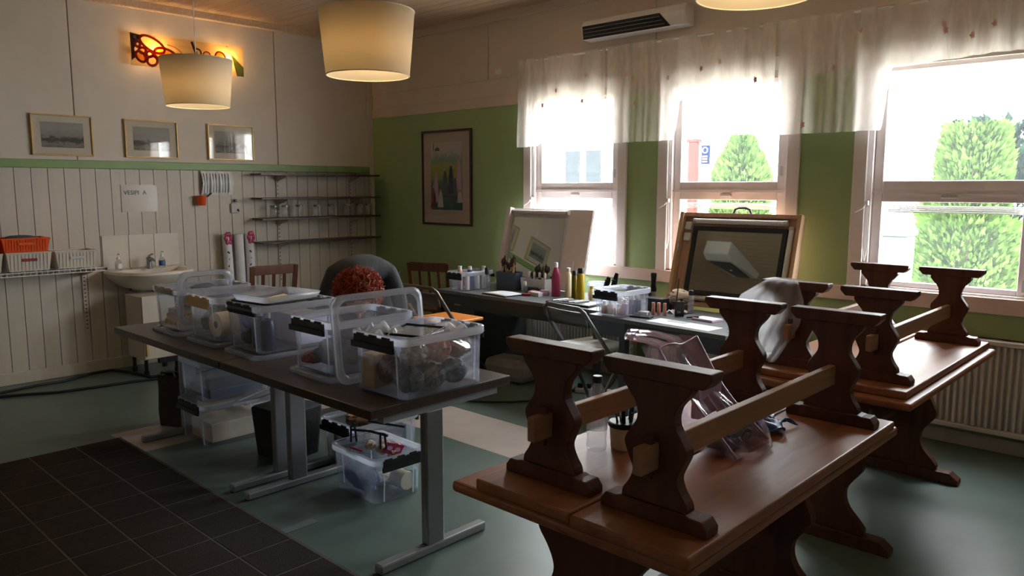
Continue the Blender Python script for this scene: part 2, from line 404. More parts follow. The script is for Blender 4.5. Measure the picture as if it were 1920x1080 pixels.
for i, (x, wd) in enumerate(((1.75, .7), (3.6, .8))):
    shrub('hedge', ['dark clipped hedge far behind the bright thuja, the longer stretch', 'dark clipped hedge far off at the road end'][i], (x, 14, -.3), 3.25, wd, 2200, 'hedge_green', lambda u: 1, 8+i, 'far hedges', .2)
shrub('low_shrub', 'loose low shrub growing beside the grey outdoor bin', (4.55, 5.2, -.3), 1.75, .5, 3000, 'thuja_green', lambda u: 1-.5*u, 12, None, .07)
bn = thing('outdoor_bin', 'pale grey lidded bin standing outside the window', 'bin', (4.68, 3, -.3))
MB().add([(-.12, -.12, 0), (.12, -.12, 0), (.12, .12, 0), (-.12, .12, 0), (-.14, -.14, 1.42), (.14, -.14, 1.42), (.14, .14, 1.42), (-.14, .14, 1.42)], [(0, 1, 2, 3), (4, 5, 6, 7), (0, 1, 5, 4), (1, 2, 6, 5), (2, 3, 7, 6), (3, 0, 4, 7)]).build('body', pm('bin_grey', (84, 92, 94), .9, spec=0) and 'bin_grey', bn, bevel=.02)
MB().box(-.16, .16, -.16, .16, 1.42, 1.5).build('lid', 'bin_grey', bn, bevel=.02)
# ------------------------------------------------ curtains
def curtain(x0, x1, hem, label, seed):
    rnd = random.Random(seed); t = thing('curtain_valance', label, 'curtain', (x0, -.09, 2.705), 0, 'sheer valances over the windows')
    nu = int((x1-x0)*150); ph = rnd.uniform(0, 6)
    def fn(u, v):
        x = x0+(x1-x0)*u; z = 2.735+(hem(x)-2.735)*v; zz = 1-v
        a = .009+.009*v
        return (x-x0+.006*math.sin(x*37+ph), a*math.sin(x*38+2.2*math.sin(x*7+ph))+a*.6*math.sin(x*17+ph)+.006*math.sin(z*9+x*5), z-2.705)
    MB().grid(fn, nu, 14).build('cloth', 'sheer', t, smooth=True)
    MB().tube([(.004, .012, .015), (x1-x0-.004, .012, .015)], .008, 8).build('rod', 'white', t)
    pm('print_rose', (206, 170, 160), .8) if 'print_rose' not in MATS else 0
    for k in range(int((x1-x0)*5)):
        x = x0+.08+rnd.random()*(x1-x0-.16); z = rnd.uniform(hem(x)+.05, 2.6); c = fn((x-x0)/(x1-x0), (2.735-z)/(2.735-hem(x)))
        pts = [(c[0]+.018*math.cos(i*PI/5)*(1 if i % 2 else .55), c[1]-.004-.03, c[2]+.026*math.sin(i*PI/5)*(1 if i % 2 else .6)) for i in range(10)]
        pts2 = [(p[0], p[1]+.028, p[2]) for p in pts]
        MB().add(pts2, [tuple(range(10))]).build('flower_print', 'print_rose', t)
    return t
def sm(x, a, c): t = max(0, min(1, (x-a)/(c-a))); return t*t*(3-2*t)
curtain(2.33, 3.305, lambda x: 1.965+.35*sm(x, 2.47, 3.28), 'sheer floral valance over the window nearest the tall painting', 1)
curtain(3.325, 4.755, lambda x: 1.965+.29*sm(x, 3.93, 4.02)+.04*sm(x, 4.0, 4.7), 'sheer floral valance over the window behind the dark framed mirror', 2)
curtain(4.775, 6.95, lambda x: 1.965+.38*sm(x, 5.46, 5.54)+.03*sm(x, 5.5, 6.1)-.4*sm(x, 6.3, 6.4), 'sheer floral valance over the widest window above the radiator', 3)
# ------------------------------------------------ radiators
def radiator(x0, x1, z0, z1, label):
    r = thing('radiator', label, 'radiator', (x0, -.06, z0)); wdt = x1-x0; h = z1-z0
    MB().box(0, wdt, -.02, .045, 0, h).box(-.01, wdt+.01, -.062, .05, h-.03, h).box(-.01, wdt+.01, -.055, .05, 0, .03).build('panel', 'radiator', r, bevel=.006)
    n = int(wdt/.036); fl = MB().prism([(-.012, -.02), (-.007, -.05), (.007, -.05), (.012, -.02)], 2, .035, h-.035).mesh('flute', 'radiator')
    for k in range(n): inst('flute', fl, r, (.02+(k+.5)*(wdt-.04)/n, 0, 0))
    MB().tube([(wdt-.05, .0, .02), (wdt-.05, .0, -z0)], .009, 8).build('pipe', 'radiator', r)
radiator(5.3, 7.0, .13, .70, 'cream fluted panel radiator under the widest window')
radiator(2.25, 3.62, .13, .62, 'cream fluted radiator behind the desk with the pink bottle')
radiator(3.75, 5.0, .13, .62, 'cream fluted radiator behind the desk with the two-way radio')
# ------------------------------------------------ wall air unit, thermostat
ac = thing('air_unit', 'long white wall air unit with dark louvre above the curtains', 'air conditioner', (3.58, 0, 2.88))
MB().prism([(-.02, -.075), (-.14, -.07), (-.155, .03), (-.13, .085), (-.02, .085)], 0, -.49, .49).build('body', 'white', ac, bevel=.012)
MB().add([(-.47, -.1595, .035), (.27, -.1595, .035), (.36, -.144, -.068), (-.47, -.144, -.068)], [(0, 1, 2, 3)]).build('outlet', 'black', ac, solid=.004)
for k in range(3): MB().bar((-.46, -.158+.005*k, .010-.028*k), (.27+.02*k, -.158+.005*k, .010-.028*k), .010, .004).build('louvre', 'grey_plastic', ac)
ts = thing('room_sensor', 'small round white sensor on the wall left of the curtains', 'sensor', (2.0, 0, 2.69))
MB().lathe([(.042, 0), (.042, .02), (.034, .03), (.02, .032)], 20).build('cover', 'white', ts, True).rotation_euler = (PI/2, 0, 0)
MB().cbox((0, -.033, .018), (.02, .004, .012)).build('button', 'grey_light', ts)
# ================================================================ LEFT WALL
def frame_pic(name, label, cat, loc, wd, ht, matn, mat_in, fw, mw, axis, shapes, group=None, glass=True):
    """hung picture; local u runs along the wall, local -y points into the room"""
    t = thing(name, label, cat, loc, PI/2 if axis == 'x' else 0, group)
    MB().box(-wd/2, wd/2, -.022, 0, ht/2-fw, ht/2).box(-wd/2, wd/2, -.022, 0, -ht/2, -ht/2+fw).box(-wd/2, -wd/2+fw, -.022, 0, -ht/2+fw, ht/2-fw).box(wd/2-fw, wd/2, -.022, 0, -ht/2+fw, ht/2-fw).build('frame', matn, t, bevel=.003)
    MB().box(-wd/2+fw, wd/2-fw, -.010, -.002, -ht/2+fw, ht/2-fw).build('mat_board', mat_in, t)
    a, c = wd/2-fw-mw[0], ht/2-fw
    pr = MB().box(-a, a, -.0115, -.009, -c+mw[1], c-mw[2]).build('print', shapes, t)
    if glass: MB().box(-wd/2+fw, wd/2-fw, -.015, -.0135, -ht/2+fw, ht/2-fw).build('glass', 'pane_front', t)
    return t
def landscape(n, seed):
    m, nt, N, K, b = newmat(n); tc = N.new('ShaderNodeTexCoord'); sp = N.new('ShaderNodeSeparateXYZ'); K.new(tc.outputs['Generated'], sp.inputs[0])
    nz = N.new('ShaderNodeTexNoise'); nz.inputs['Scale'].default_value = 7; nz.inputs['Detail'].default_value = 8
    mp = N.new('ShaderNodeMapping'); mp.inputs['Location'].default_value = (seed*3.1, 0, seed); K.new(tc.outputs['Generated'], mp.inputs[0]); K.new(mp.outputs[0], nz.inputs[0])
    a = N.new('ShaderNodeMath'); a.operation = 'MULTIPLY_ADD'; a.inputs[1].default_value = .5; K.new(nz.outputs[0], a.inputs[0]); K.new(sp.outputs['Z'], a.inputs[2])
    r = N.new('ShaderNodeValToRGB'); e = r.color_ramp.elements
    e[0].position = .2; e[0].color = s2l((92, 88, 82))+(1,); e[1].position = 1.0; e[1].color = s2l((168, 164, 156))+(1,)
    for p, c in ((.38, (150, 146, 138)), (.52, (78, 74, 70)), (.62, (96, 92, 86)), (.7, (150, 146, 138))):
        x = e.new(p); x.color = s2l(c)+(1,)
    K.new(a.outputs[0], r.inputs[0]); K.new(r.outputs[0], b.inputs['Base Color']); b.inputs['Roughness'].default_value = .8
for i in range(3): landscape('etching%d' % i, i+1)
pm('gilt', (196, 160, 96), .35, .3, .1); pm('mat_cream', (214, 202, 180), .8, var=.02)
P3 = [('wide gilt framed landscape etching with bare tree, over the baskets', -3.165), ('gilt framed grey etching hung above the washbasin', -2.44), ('thin gilt framed grey etching hung nearest the wall shelves', -1.69)]
for i, (lb, yy) in enumerate(P3):
    frame_pic('framed_etching', lb, 'picture', (.002, yy, 2.032), .465, .335, 'gilt', 'mat_cream', .012, (.06, .055, .05), 'x', 'etching%d' % i, 'etchings on the green rail')
# glowing wall lamp panel with a butterfly print
wlmp = thing('wall_lamp', 'long printed glass wall lamp with red butterfly and two lit bulbs', 'lamp', (.0, -2.085, 2.795), PI/2)
clear('print_glass', (.8, .66, .42), .6, .2, (.95, .8, .55), .3, .8)
clear('print_red', (.35, .05, .02), .75, .3, (.55, .09, .04), .2, .6)
clear('print_white', (1, .95, .8), .35, .3, (1, .95, .8), .2, .8)
clear('print_brown', (.06, .02, .02), .9, .3, (.12, .04, .03), .2, .4)
clear('print_green', (.3, .4, .12), .7, .3, (.35, .42, .12), .2, .6)
clear('print_amber', (.9, .6, .15), .5, .3, (.95, .62, .16), .2, .8)
MB().box(-.52, .52, -.085, -.079, -.137, .137).build('glass_panel', 'print_glass', wlmp)
def petal(cx, cz, a, c, rot, n=20): return [(cx+a*math.cos(t)*math.cos(rot)-c*math.sin(t)*math.sin(rot), cz+a*math.cos(t)*math.sin(rot)+c*math.sin(t)*math.cos(rot)) for t in [2*PI*i/n for i in range(n)]]
def ringm(cx, cz, a, c, rot, wd, n=24):
    return [(x, -.0905, z) for x, z in petal(cx, cz, a, c, rot, n)]+[(petal(cx, cz, a, c, rot, n)[0][0], -.0905, petal(cx, cz, a, c, rot, n)[0][1])]
for j, (cx, cz, a, c, rot, fm) in enumerate(((-.335, .055, .115, .055, -.45, 'print_white'), (-.42, -.005, .03, .025, 0, 'print_amber'), (-.36, -.03, .028, .024, 0, 'print_white'), (-.34, -.085, .045, .04, .5, 'print_white'), (-.44, -.06, .05, .035, -.9, 'print_amber'), (-.46, .045, .022, .022, 0, 'print_white'), (-.215, -.03, .11, .06, -.3, 'print_amber'), (.29, .01, .05, .06, .3, 'print_amber'))):
    MB().prism(petal(cx, cz, a, c, rot), 1, -.0878, -.0852).build('wing_cell', fm, wlmp)
    MB().tube(ringm(cx, cz, a, c, rot, .01), .0115 if j < 7 else .008, 5).build('wing_outline', 'print_red', wlmp)
MB().prism([(-.518, .135), (-.40, .12), (-.455, .075), (-.49, .0), (-.475, -.06), (-.515, -.10)], 1, -.0878, -.0852).build('corner_print', 'print_brown', wlmp)
for q in range(6): MB().tube(ringm(-.48+.012*(q % 3), .105-.022*q, .009, .009, 0, 0, 10), .003, 4).build('bead_print', 'print_white', wlmp)
MB().tube([(.16+.035*math.cos(t), -.089, .02+.035*math.sin(t)) for t in [i*PI/8 for i in range(17)]], .006, 5).build('curl', 'print_red', wlmp)
MB().tube([(.02, -.089, .125), (.055, -.089, .03), (.10, -.089, -.08)], .011, 5).build('curl', 'print_brown', wlmp)
MB().tube([(.055+.05*math.sin(t), -.089, .055-.045*math.cos(t)-.01*t) for t in [i*PI/8 for i in range(9)]], .007, 5).build('curl', 'print_brown', wlmp)
MB().tube([(-.20+.17*math.cos(t), -.089, -.10+.17*math.sin(t)) for t in [i*PI/20 for i in range(11)]], .006, 5).build('curl', 'print_amber', wlmp)
MB().prism([(.40, .06), (.519, -.05), (.519, -.135), (.45, -.135)], 1, -.0878, -.0852).build('leaf_print', 'print_green', wlmp)
for xx in (-.31, .36):
    b_ = MB().lathe([(.012, -.03), (.02, -.015), (.03, .01), (.028, .03), (.012, .042)], 12, (xx, -.045, 0)).build('bulb', 'bulb', wlmp, True)
    MB().lathe([(.016, 0), (.016, .05)], 10, (xx, -.045, -.075)).cbox((xx, -.02, -.05), (.03, .04, .03)).build('socket', 'white', b_)
    for zz in (.125, -.125): MB().tube([(xx, 0, zz), (xx, -.092, zz)], .005, 6).build('bolt', 'brass', wlmp)
    L = bpy.data.lights.new('wall_lamp_light', 'POINT'); L.energy = 13; L.color = (1, .66, .32); L.shadow_soft_size = .03
    o = bpy.data.objects.new('wall_lamp_light', L); COL.objects.link(o); o.location = (.045, -2.085+xx, 2.80)
MB().cbox((0, -.012, 0), (.9, .024, .05)).build('back_plate', 'white', wlmp, bevel=.004)
# wall shelves: four dark boards on white slotted rails
for yy in (-1.21, -.33):
    r = tag(MB().box(.0, .014, yy-.014, yy+.014, .62, 1.72).build('shelf_rail', 'board_white', bevel=.002), 'white slotted shelf rail under the shelf end by the %s' % ('paper rolls' if yy < -1 else 'green wall'), 'rail', 'slotted shelf rails')
    sl = MB().box(.0142, .0146, -.004, .004, -.009, .009).mesh('slot', 'black_gap')
    for k in range(26): inst('slot', sl, r, (0, yy, .66+k*.04))
wood('shelf_dark', (78, 54, 42), .4, .2, 3, 1)
SH = [(1.722, 'top dark wooden wall shelf just below the green rail'), (1.485, 'empty dark wooden wall shelf above the glass jars'), (1.282, 'dark wooden wall shelf holding the row of glass jars'), (1.045, 'lowest dark wooden wall shelf above the slatted chair')]
for i, (z, lb) in enumerate(SH):
    t = thing('wall_shelf', lb, 'shelf', (0, -.79, z), 0, 'dark wall shelves')
    MB().box(.016, .22, -.715, .715, -.0, .018).build('board', 'shelf_dark', t, bevel=.002)
    for yy in (-.42, .46):
        MB().prism([(.0145, -.002), (.2, -.002), (.2, -.012), (.03, -.055), (.0145, -.055)], 1, yy-.004, yy+.004).build('bracket', 'board_white', t)
JL = ['lidded glass jar at the row end toward the curled list', 'second lidded glass jar from the curled list end of the row', 'third lidded glass jar from the curled list end of the row', 'fourth glass jar from the curled list, with wide gaps beside it', 'fourth lidded glass jar from the green wall end of the row', 'third lidded glass jar from the green wall end of the row', 'second lidded glass jar from the green wall end of the row', 'last glass jar, on the shelf end against the green wall']
for k, px in enumerate((-1.32, -1.19, -1.03, -.82, -.65, -.44, -.27, -.155)):
    j = thing('glass_jar', JL[k], 'jar', (.115, px, 1.300), 0, 'glass jars on the third shelf')
    MB().lathe([(.036, 0), (.04, .006), (.04, .088), (.033, .1), (.033, .106)], 16).build('glass', 'glass', j, True)
    MB().lathe([(.037, .104), (.037, .122), (.034, .125)], 16).build('lid', 'steel', j, True)
# washbasin, splash tiles, taps, soap
sb = thing('washbasin', 'white ceramic washbasin with chrome mixer tap on the panelled wall', 'basin', (0, -2.57, .86))
def bas(r, zz, inn=0):
    out = []
    for i in range(25):
        a = -PI/2+PI*i/24; out.append((.03+max(0, math.cos(a))**.7*r*1.45, math.sin(a)*r))
    return out
vs = []; rings = [(.35, .02), (.355, .0), (.34, -.03), (.25, -.12), (.14, -.165)]
n = 25; M_ = MB(); allr = [[(x, y, z) for x, y in bas(r, 0)] for r, z in rings]; inner = [[(x*.86+.05, y*.86, z) for x, y in bas(r, 0)] for r, z in ((.33, .02), (.30, -.02), (.2, -.10), (.08, -.115))]
seq = allr[::-1]+inner
vs = [p for rg in seq for p in rg]; fs = []
for i in range(len(seq)-1):
    for j in range(n): fs.append((i*n+j, i*n+(j+1) % n, (i+1)*n+(j+1) % n, (i+1)*n+j))
fs.append(tuple(range((len(seq)-1)*n, len(seq)*n)))
M_.add(vs, fs).build('basin', 'ceramic', sb, True)
tp = MB().lathe([(.024, 0), (.022, .08), (.024, .1), (.012, .11)], 12, (.12, 0, .02)).tube([(.13, 0, .09), (.2, 0, .115), (.235, 0, .10)], .011, 8).build('mixer_tap', 'steel', sb, True)
MB().bar((.12, 0, .135), (.19, .01, .16), .018, .008).build('lever', 'steel', tp)
MB().box(.47, .49, -.03, .03, -.005, .002).build('overflow', 'black', sb)
MB().tube([(.16, -.0, -.17), (.16, 0, -.27), (.13, -.1, -.3), (.13, -.16, -.27), (.02, -.16, -.25)], .016, 8).build('drain_pipe', 'black', sb, True)
MB().bar((.01, -.2, -.08), (.2, -.2, -.14), .01, .03).build('bracket', 'black', sb)
tl = thing('splash_tiles', 'three square white splash tiles behind the basin', 'tiles', (0, -2.585, .89))
for k in range(3): MB().box(.001, .010, -.333+k*.222+.002, -.333+(k+1)*.222-.002, 0, .295).build('tile', 'ceramic', tl, bevel=.002)
def soap(yy, lb, label_mat):
    s_ = thing('soap_dispenser', lb, 'dispenser', (.115, yy, .882), 0, 'soap pumps on the basin')
    MB().lathe([(.026, 0), (.028, .01), (.028, .075), (.014, .092), (.012, .10)], 14).build('bottle', 'glass', s_, True)
    MB().lathe([(.0275, .02), (.0285, .02), (.0285, .065), (.0275, .065)], 14, cap=False).build('sticker', label_mat, s_, True)
    MB().lathe([(.013, .1), (.013, .115), (.005, .12), (.005, .145)], 10).bar((0, 0, .147), (.03, .012, .143), .012, .008).build('pump', 'white', s_)
soap(-2.83, 'clear soap pump with white sticker on the basin', 'white'); soap(-2.455, 'clear soap pump with blue sticker beside the mixer tap', 'blue')
cb = thing('sink_cabinet', 'small white cabinet on black feet under the washbasin', 'cabinet', (.36, -2.66, 0))
MB().box(-.17, .16, -.16, .16, .14, .685).build('body', 'board_white', cb, bevel=.004)
dr = MB().box(.162, .182, -.155, .155, .15, .69).build('door', 'board_white', cb, bevel=.004)
MB().box(.183, .2, -.145, -.125, .18, .30).build('handle', 'tan', dr, bevel=.003)
for sx, sy in ((-1, -1), (1, -1), (1, 1), (-1, 1)): MB().lathe([(.016, .03), (.016, .14)], 8, (sx*.13, sy*.13, 0)).lathe([(.022, 0), (.022, .04)], 10, (sx*.13, sy*.13, 0)).build('foot', 'black', cb)
MB().box(.12, .17, -.03, .15, .10, .142).build('plinth', 'black', cb)
# wire shelf with baskets
ws = thing('wire_shelf', 'white wire wall shelf carrying plastic baskets', 'shelf', (0, -3.66, .945))
MB().box(.0, .014, .565, .595, -.58, -.0).build('slotted_rail', 'board_white', ws)
sl = MB().box(.0142, .0146, .573, .587, -.004, .004).mesh('slot', 'black_gap')
for k in range(16): inst('slot', sl, ws, (0, 0, -.55+k*.034))
wr = MB().tube([(.02, 0, 0), (.33, 0, 0), (.33, 0, -.03)], .0025, 5).mesh('cross_wire', 'white')
for k in range(36): inst('cross_wire', wr, ws, (0, -.78+k*.04, 0))
for x, z in ((.02, -.004), (.17, -.004), (.33, -.004), (.33, -.03)): MB().tube([(x, -.8, z), (x, .65, z)], .004, 6).build('long_wire', 'white', ws)
MB().prism([(.0, -.03), (.31, -.01), (.31, -.03), (.02, -.09), (.0, -.09)], 1, .576, .584).build('bracket', 'board_white', ws)
MB().cbox((.33, .655, -.015), (.02, .012, .02)).build('end_cap', 'black', ws)
def basket(loc, sx, sy, h, matn, label, slot_mat, name='plastic_basket', bars=11):
    t = thing(name, label, 'basket', loc)
    a, c = sx/2, sy/2; f = .88
    b0 = MB()
    for (p, q) in (((-1, -1), (1, -1)), ((1, -1), (1, 1)), ((1, 1), (-1, 1)), ((-1, 1), (-1, -1))):
        b0.add([(p[0]*a*f, p[1]*c*f, 0), (q[0]*a*f, q[1]*c*f, 0), (q[0]*a, q[1]*c, h), (p[0]*a, p[1]*c, h)], [(0, 1, 2, 3)])
    b0.add([(-a*f, -c*f, 0), (a*f, -c*f, 0), (a*f, c*f, 0), (-a*f, c*f, 0)], [(0, 1, 2, 3)])
    b0.build('shell', matn, t, solid=.004)
    MB().tube([(-a, -c, h), (a, -c, h), (a, c, h), (-a, c, h), (-a, -c, h)], .007, 6).build('rim', matn, t)
    rb = MB().bar((a*f+.003, 0, .01), (a+.003, 0, h-.01), .006, .005, (0, 1, 0)).mesh('rib', matn)
    for k in range(bars): inst('rib', rb, t, (0, -c*.82+k*c*1.64/(bars-1), 0))
    MB().cbox((a*.975+.006, 0, h*.62), (.008, sy*.34, .022)).build('hand_slot', slot_mat, t, bevel=.003)
    return t
pm('basket_white', (206, 196, 182), .5, var=.05)
basket((.185, -3.555, .952), .26, .31, .14, 'basket_white', 'cream plastic basket with red handle slot, under the orange basket', 'red')
basket((.185, -3.215, .952), .26, .31, .135, 'basket_white', 'cream plastic basket with plain handle slot at the shelf end', 'grey_light')
basket((.185, -3.89, .952), .26, .31, .14, 'basket_white', 'cream plastic basket cut by the picture edge, beside the orange pair', 'red')
basket((.19, -3.57, 1.100), .26, .33, .105, 'orange', 'bright orange ribbed basket stacked over a cream one', 'orange', bars=15)
basket((.19, -3.93, 1.100), .26, .33, .11, 'orange', 'second bright orange basket beside the ribbed one', 'orange', bars=15)
tag(MB().blob((.18, -3.57, 1.20), (.2, .26, .06), 3, .12).build('folded_cloth', 'slate', smooth=True), 'grey brown cloth lying in the orange basket', 'cloth')
# notices, cup, switch, rolls
nt_ = thing('laminated_notice', 'laminated white notice with black capital lettering above the basin', 'sign', (.004, -2.575, 1.505), PI/2)
MB().box(-.155, .155, -.002, 0, -.12, .12).build('sheet', pm('lam_paper', (198, 188, 174), .18, var=.01) and 'lam_paper', nt_)
text('VESIPI  A', .052, 'black', nt_, (-.135, -.0035, .035), (PI/2, 0, 0))
for sx in (-.15, .15): MB().cbox((sx, -.003, .115), (.012, .003, .012)).build('pin', 'grey_light', nt_)
ls = thing('laminated_list', 'curled laminated list with many lines of small print under the green rail', 'sign', (.012, -1.86, 1.645), PI/2)
MB().grid(lambda u, v: (-.155+.31*u+.012*math.sin(v*3), -.006-.012*math.sin(u*22+v*2)*.35-.02*math.sin(v*PI), -.112+.224*v), 48, 8).build('sheet', pm('lam_gloss', (230, 230, 230), .08, var=.01) and 'lam_gloss', ls, True)
for k in range(9): MB().grid(lambda u, v, k=k: (-.13+.03*k+.006*v, -.0075-.012*math.sin((.08+.097*k)*22+1)*.35-.02*math.sin((.1+.8*u)*PI)-.002, -.09+.18*u), 8, 1).build('print_line', 'black', ls)
for sx in (-.14, .14): MB().cbox((sx, -.012, .0), (.01, .01, .012)).build('pin', 'black', ls)
cup = thing('hanging_cup', 'orange plastic scoop cup hung on the boards below the curled list', 'cup', (.05, -2.03, 1.435))
MB().lathe([(.032, 0), (.036, .004), (.046, .085), (.048, .09), (.044, .085), (.033, .008)], 16).build('cup', 'orange', cup, True)
MB().tube([(.02, .045, .08), (.02, .09, .115)], .008, 8).build('handle', 'black', cup)
MB().tube([(-.05, 0, .07), (-.03, 0, .075)], .004, 6).build('hook', 'steel', cup)
sw = thing('wall_switch', 'white wall switch with black toggle below the list', 'switch', (.0, -1.68, 1.405), PI/2)
MB().box(-.042, .042, -.022, 0, -.05, .045).build('cover', 'grey_light', sw, bevel=.006)
MB().cbox((0, -.028, .07), (.026, .02, .03)).build('plug', 'black', sw, bevel=.004); MB().bar((.022, -.026, -.01), (.03, -.03, -.035), .014, .01).build('toggle', 'black', sw)
for k, (yy, lean, fl) in enumerate(((-1.81, .02, 1), (-1.685, .0, 0), (-1.575, -.01, 1))):
    t = thing('paper_roll', ['white paper roll with pink blossom and black strokes, beside the switch', 'plain white paper roll between the two blossom rolls', 'white paper roll with pink blossom, beside the wall shelves'][k], 'paper roll', (.07, yy, .0), 0, 'paper rolls against the wall')
    MB().tube([(.04, lean, 0), (.0, 0, 1.15)], .042, 18).build('roll', 'paper', t, True)
    MB().tube([(.0, 0, 1.1501), (.0, 0, 1.1515)], .034, 14).build('hollow', 'grey_plastic', t)
    if fl:
        for q in range(6):
            a = q*1.05; MB().blob((.036, .022*math.cos(a), 1.115+.042*math.sin(a)), (.03, .044, .056), q, .1, 8, 5).build('petal', 'magenta', t, True)
        for q in range(7): MB().bar((.046, -.022+lean*.3+.01*(q % 2), .99-q*.075), (.048, -.006+lean*.3, .97-q*.075+.02*(q % 3)), .006, .012).build('brush_stroke', 'black', t)
# cables on the floor
tag(MB().tube([(.25, -4.6, .012), (.28, -3.82, .012), (.22, -3.55, .012), (.23, -3.36, .012), (.10, -3.1, .012), (.10, -2.93, .012), (.28, -2.86, .012), (.60, -2.80, .012), (.64, -2.6, .012), (.6, -2.4, .012), (.5, -2.1, .012)], .011, 8).build('power_cable', 'rubber', smooth=True), 'black cable running close along the wall under the basin', 'cable')
tag(MB().tube([(.35, -4.6, .012), (.38, -3.9, .012), (.47, -3.69, .012), (.58, -3.5, .012), (.63, -3.24, .012), (.66, -2.98, .012), (.70, -2.80, .012), (.74, -2.62, .012), (.72, -2.4, .012), (.6, -2.1, .012)], .011, 8).build('power_cable', 'rubber', smooth=True), 'black cable looping further out on the floor before the cabinet', 'cable')
# tall painting on the green wall
m, nt, N, K, b = newmat('meadow_print'); tc = N.new('ShaderNodeTexCoord'); sp = N.new('ShaderNodeSeparateXYZ'); K.new(tc.outputs['Generated'], sp.inputs[0])
nz = N.new('ShaderNodeTexNoise'); nz.inputs['Scale'].default_value = 5; nz.inputs['Detail'].default_value = 6; nz.inputs['Distortion'].default_value = .6; K.new(tc.outputs['Generated'], nz.inputs[0])
a = N.new('ShaderNodeMath'); a.operation = 'MULTIPLY_ADD'; a.inputs[1].default_value = .32; K.new(nz.outputs[0], a.inputs[0]); K.new(sp.outputs['Z'], a.inputs[2])
r = N.new('ShaderNodeValToRGB'); e = r.color_ramp.elements; e[0].position = .15; e[0].color = s2l((40, 84, 84))+(1,); e[1].position = 1; e[1].color = s2l((196, 190, 186))+(1,)
for p, c in ((.32, (58, 104, 92)), (.45, (84, 92, 84)), (.55, (90, 116, 84)), (.66, (150, 160, 70)), (.82, (164, 172, 86)), (.90, (128, 160, 130)), (.945, (150, 172, 150))):
    x = e.new(p); x.color = s2l(c)+(1,)
K.new(a.outputs[0], r.inputs[0]); K.new(r.outputs[0], b.inputs['Base Color']); b.inputs['Roughness'].default_value = .7
wood('frame_dark', (58, 40, 32), .4); pm('mat_grey', (186, 170, 156), .8, var=.02)
pt = frame_pic('tall_painting', 'tall dark framed watercolour of people in a green meadow on the green wall', 'painting', (1.25, -.002, 1.70), .75, .965, 'frame_dark', 'mat_grey', .022, (.115, .135, .10), 'y', 'meadow_print')
rnd = random.Random(5)
for k, (x, z, h, c) in enumerate(((-.16, -.10, .30, 'lilac'), (-.02, -.06, .26, 'slate'), (.07, -.02, .28, 'navy'), (.19, .02, .34, 'lilac'), (.13, -.12, .24, 'slate'), (-.09, -.22, .16, 'grey_light'), (.2, -.18, .14, 'grey_light'), (-.2, -.2, .2, 'red'))):
    f = MB().prism([(x-.012, z+h*.5), (x+.015, z+h*.5), (x+.03, z+h*.2), (x+.045, z-h*.5), (x-.045, z-h*.5), (x-.025, z+h*.2)], 1, -.0125, -.0117).build('painted_figure', c, pt)
    MB().prism(petal(x, z+h*.55, .013, .018, 0, 10), 1, -.0126, -.0117).build('painted_head', 'skin', f)
MB().prism([(-.2, .28), (-.19, .28), (-.185, .35), (-.195, .36)], 1, -.0125, -.0117).build('painted_mill', 'slate', pt); MB().prism([(-.17, .275), (-.1, .275), (-.1, .295), (-.135, .315), (-.17, .295)], 1, -.0125, -.0117).build('painted_house', 'slate', pt)
# pendant lamps
def pendant(loc, label, pw, light_name='pendant_light'):  # drum shade, wider at the top
    t = thing('pendant_lamp', label, 'lamp', loc, 0, 'drum pendant lamps'); h = .302
    MB().lathe([(.197, 0), (.225, h)], 48, cap=False).build('shade', 'shade', t, True, solid=.002)
    for z, r in ((0.002, .197), (h-.002, .225)): MB().tube([(r*math.cos(i*PI/24), r*math.sin(i*PI/24), z) for i in range(49)], .003, 5).build('rim', 'cream', t)
    for k in range(3):
        a = k*2.094; MB().tube([(.02*math.cos(a), .02*math.sin(a), h-.05), (.225*math.cos(a), .225*math.sin(a), h-.005)], .002, 5).build('spoke', 'white', t)
    MB().lathe([(.02, h-.09), (.022, h-.03), (.008, h-.02)], 12).build('socket', 'white', t)
    MB().tube([(0, 0, h-.03), (0, 0, ZC-loc[2]-.04)], .0035, 6).build('cord', 'white', t)
    MB().lathe([(.05, ZC-loc[2]-.045), (.05, ZC-loc[2]-.02), (.02, ZC-loc[2]-.012)][::-1], 16).build('ceiling_rose', 'white', t)
    MB().lathe([(.012, h-.09), (.03, h-.13), (.03, h-.15), (.012, h-.168)][::-1], 12).build('bulb', 'bulb_dim', t, True)
    L = bpy.data.lights.new(light_name, 'POINT'); L.energy = pw; L.color = (1, .80, .55); L.shadow_soft_size = .04
    o = bpy.data.objects.new(light_name, L); COL.objects.link(o); o.location = (loc[0], loc[1], loc[2]+.08)
pm('bulb_dim', (255, 230, 190), .4, emit=(255, 214, 150), estr=4)
pendant((2.135, -2.982, 2.13), 'cream drum pendant lamp hanging before the glowing wall lamp', 1.1)
pendant((4.093, -3.051, 2.13), 'cream drum pendant lamp over the table of storage boxes', 1.1)
pendant((5.92, -2.77, 2.245), 'cream drum pendant lamp above the upturned benches', 1.1, 'pendant_light_offscreen')
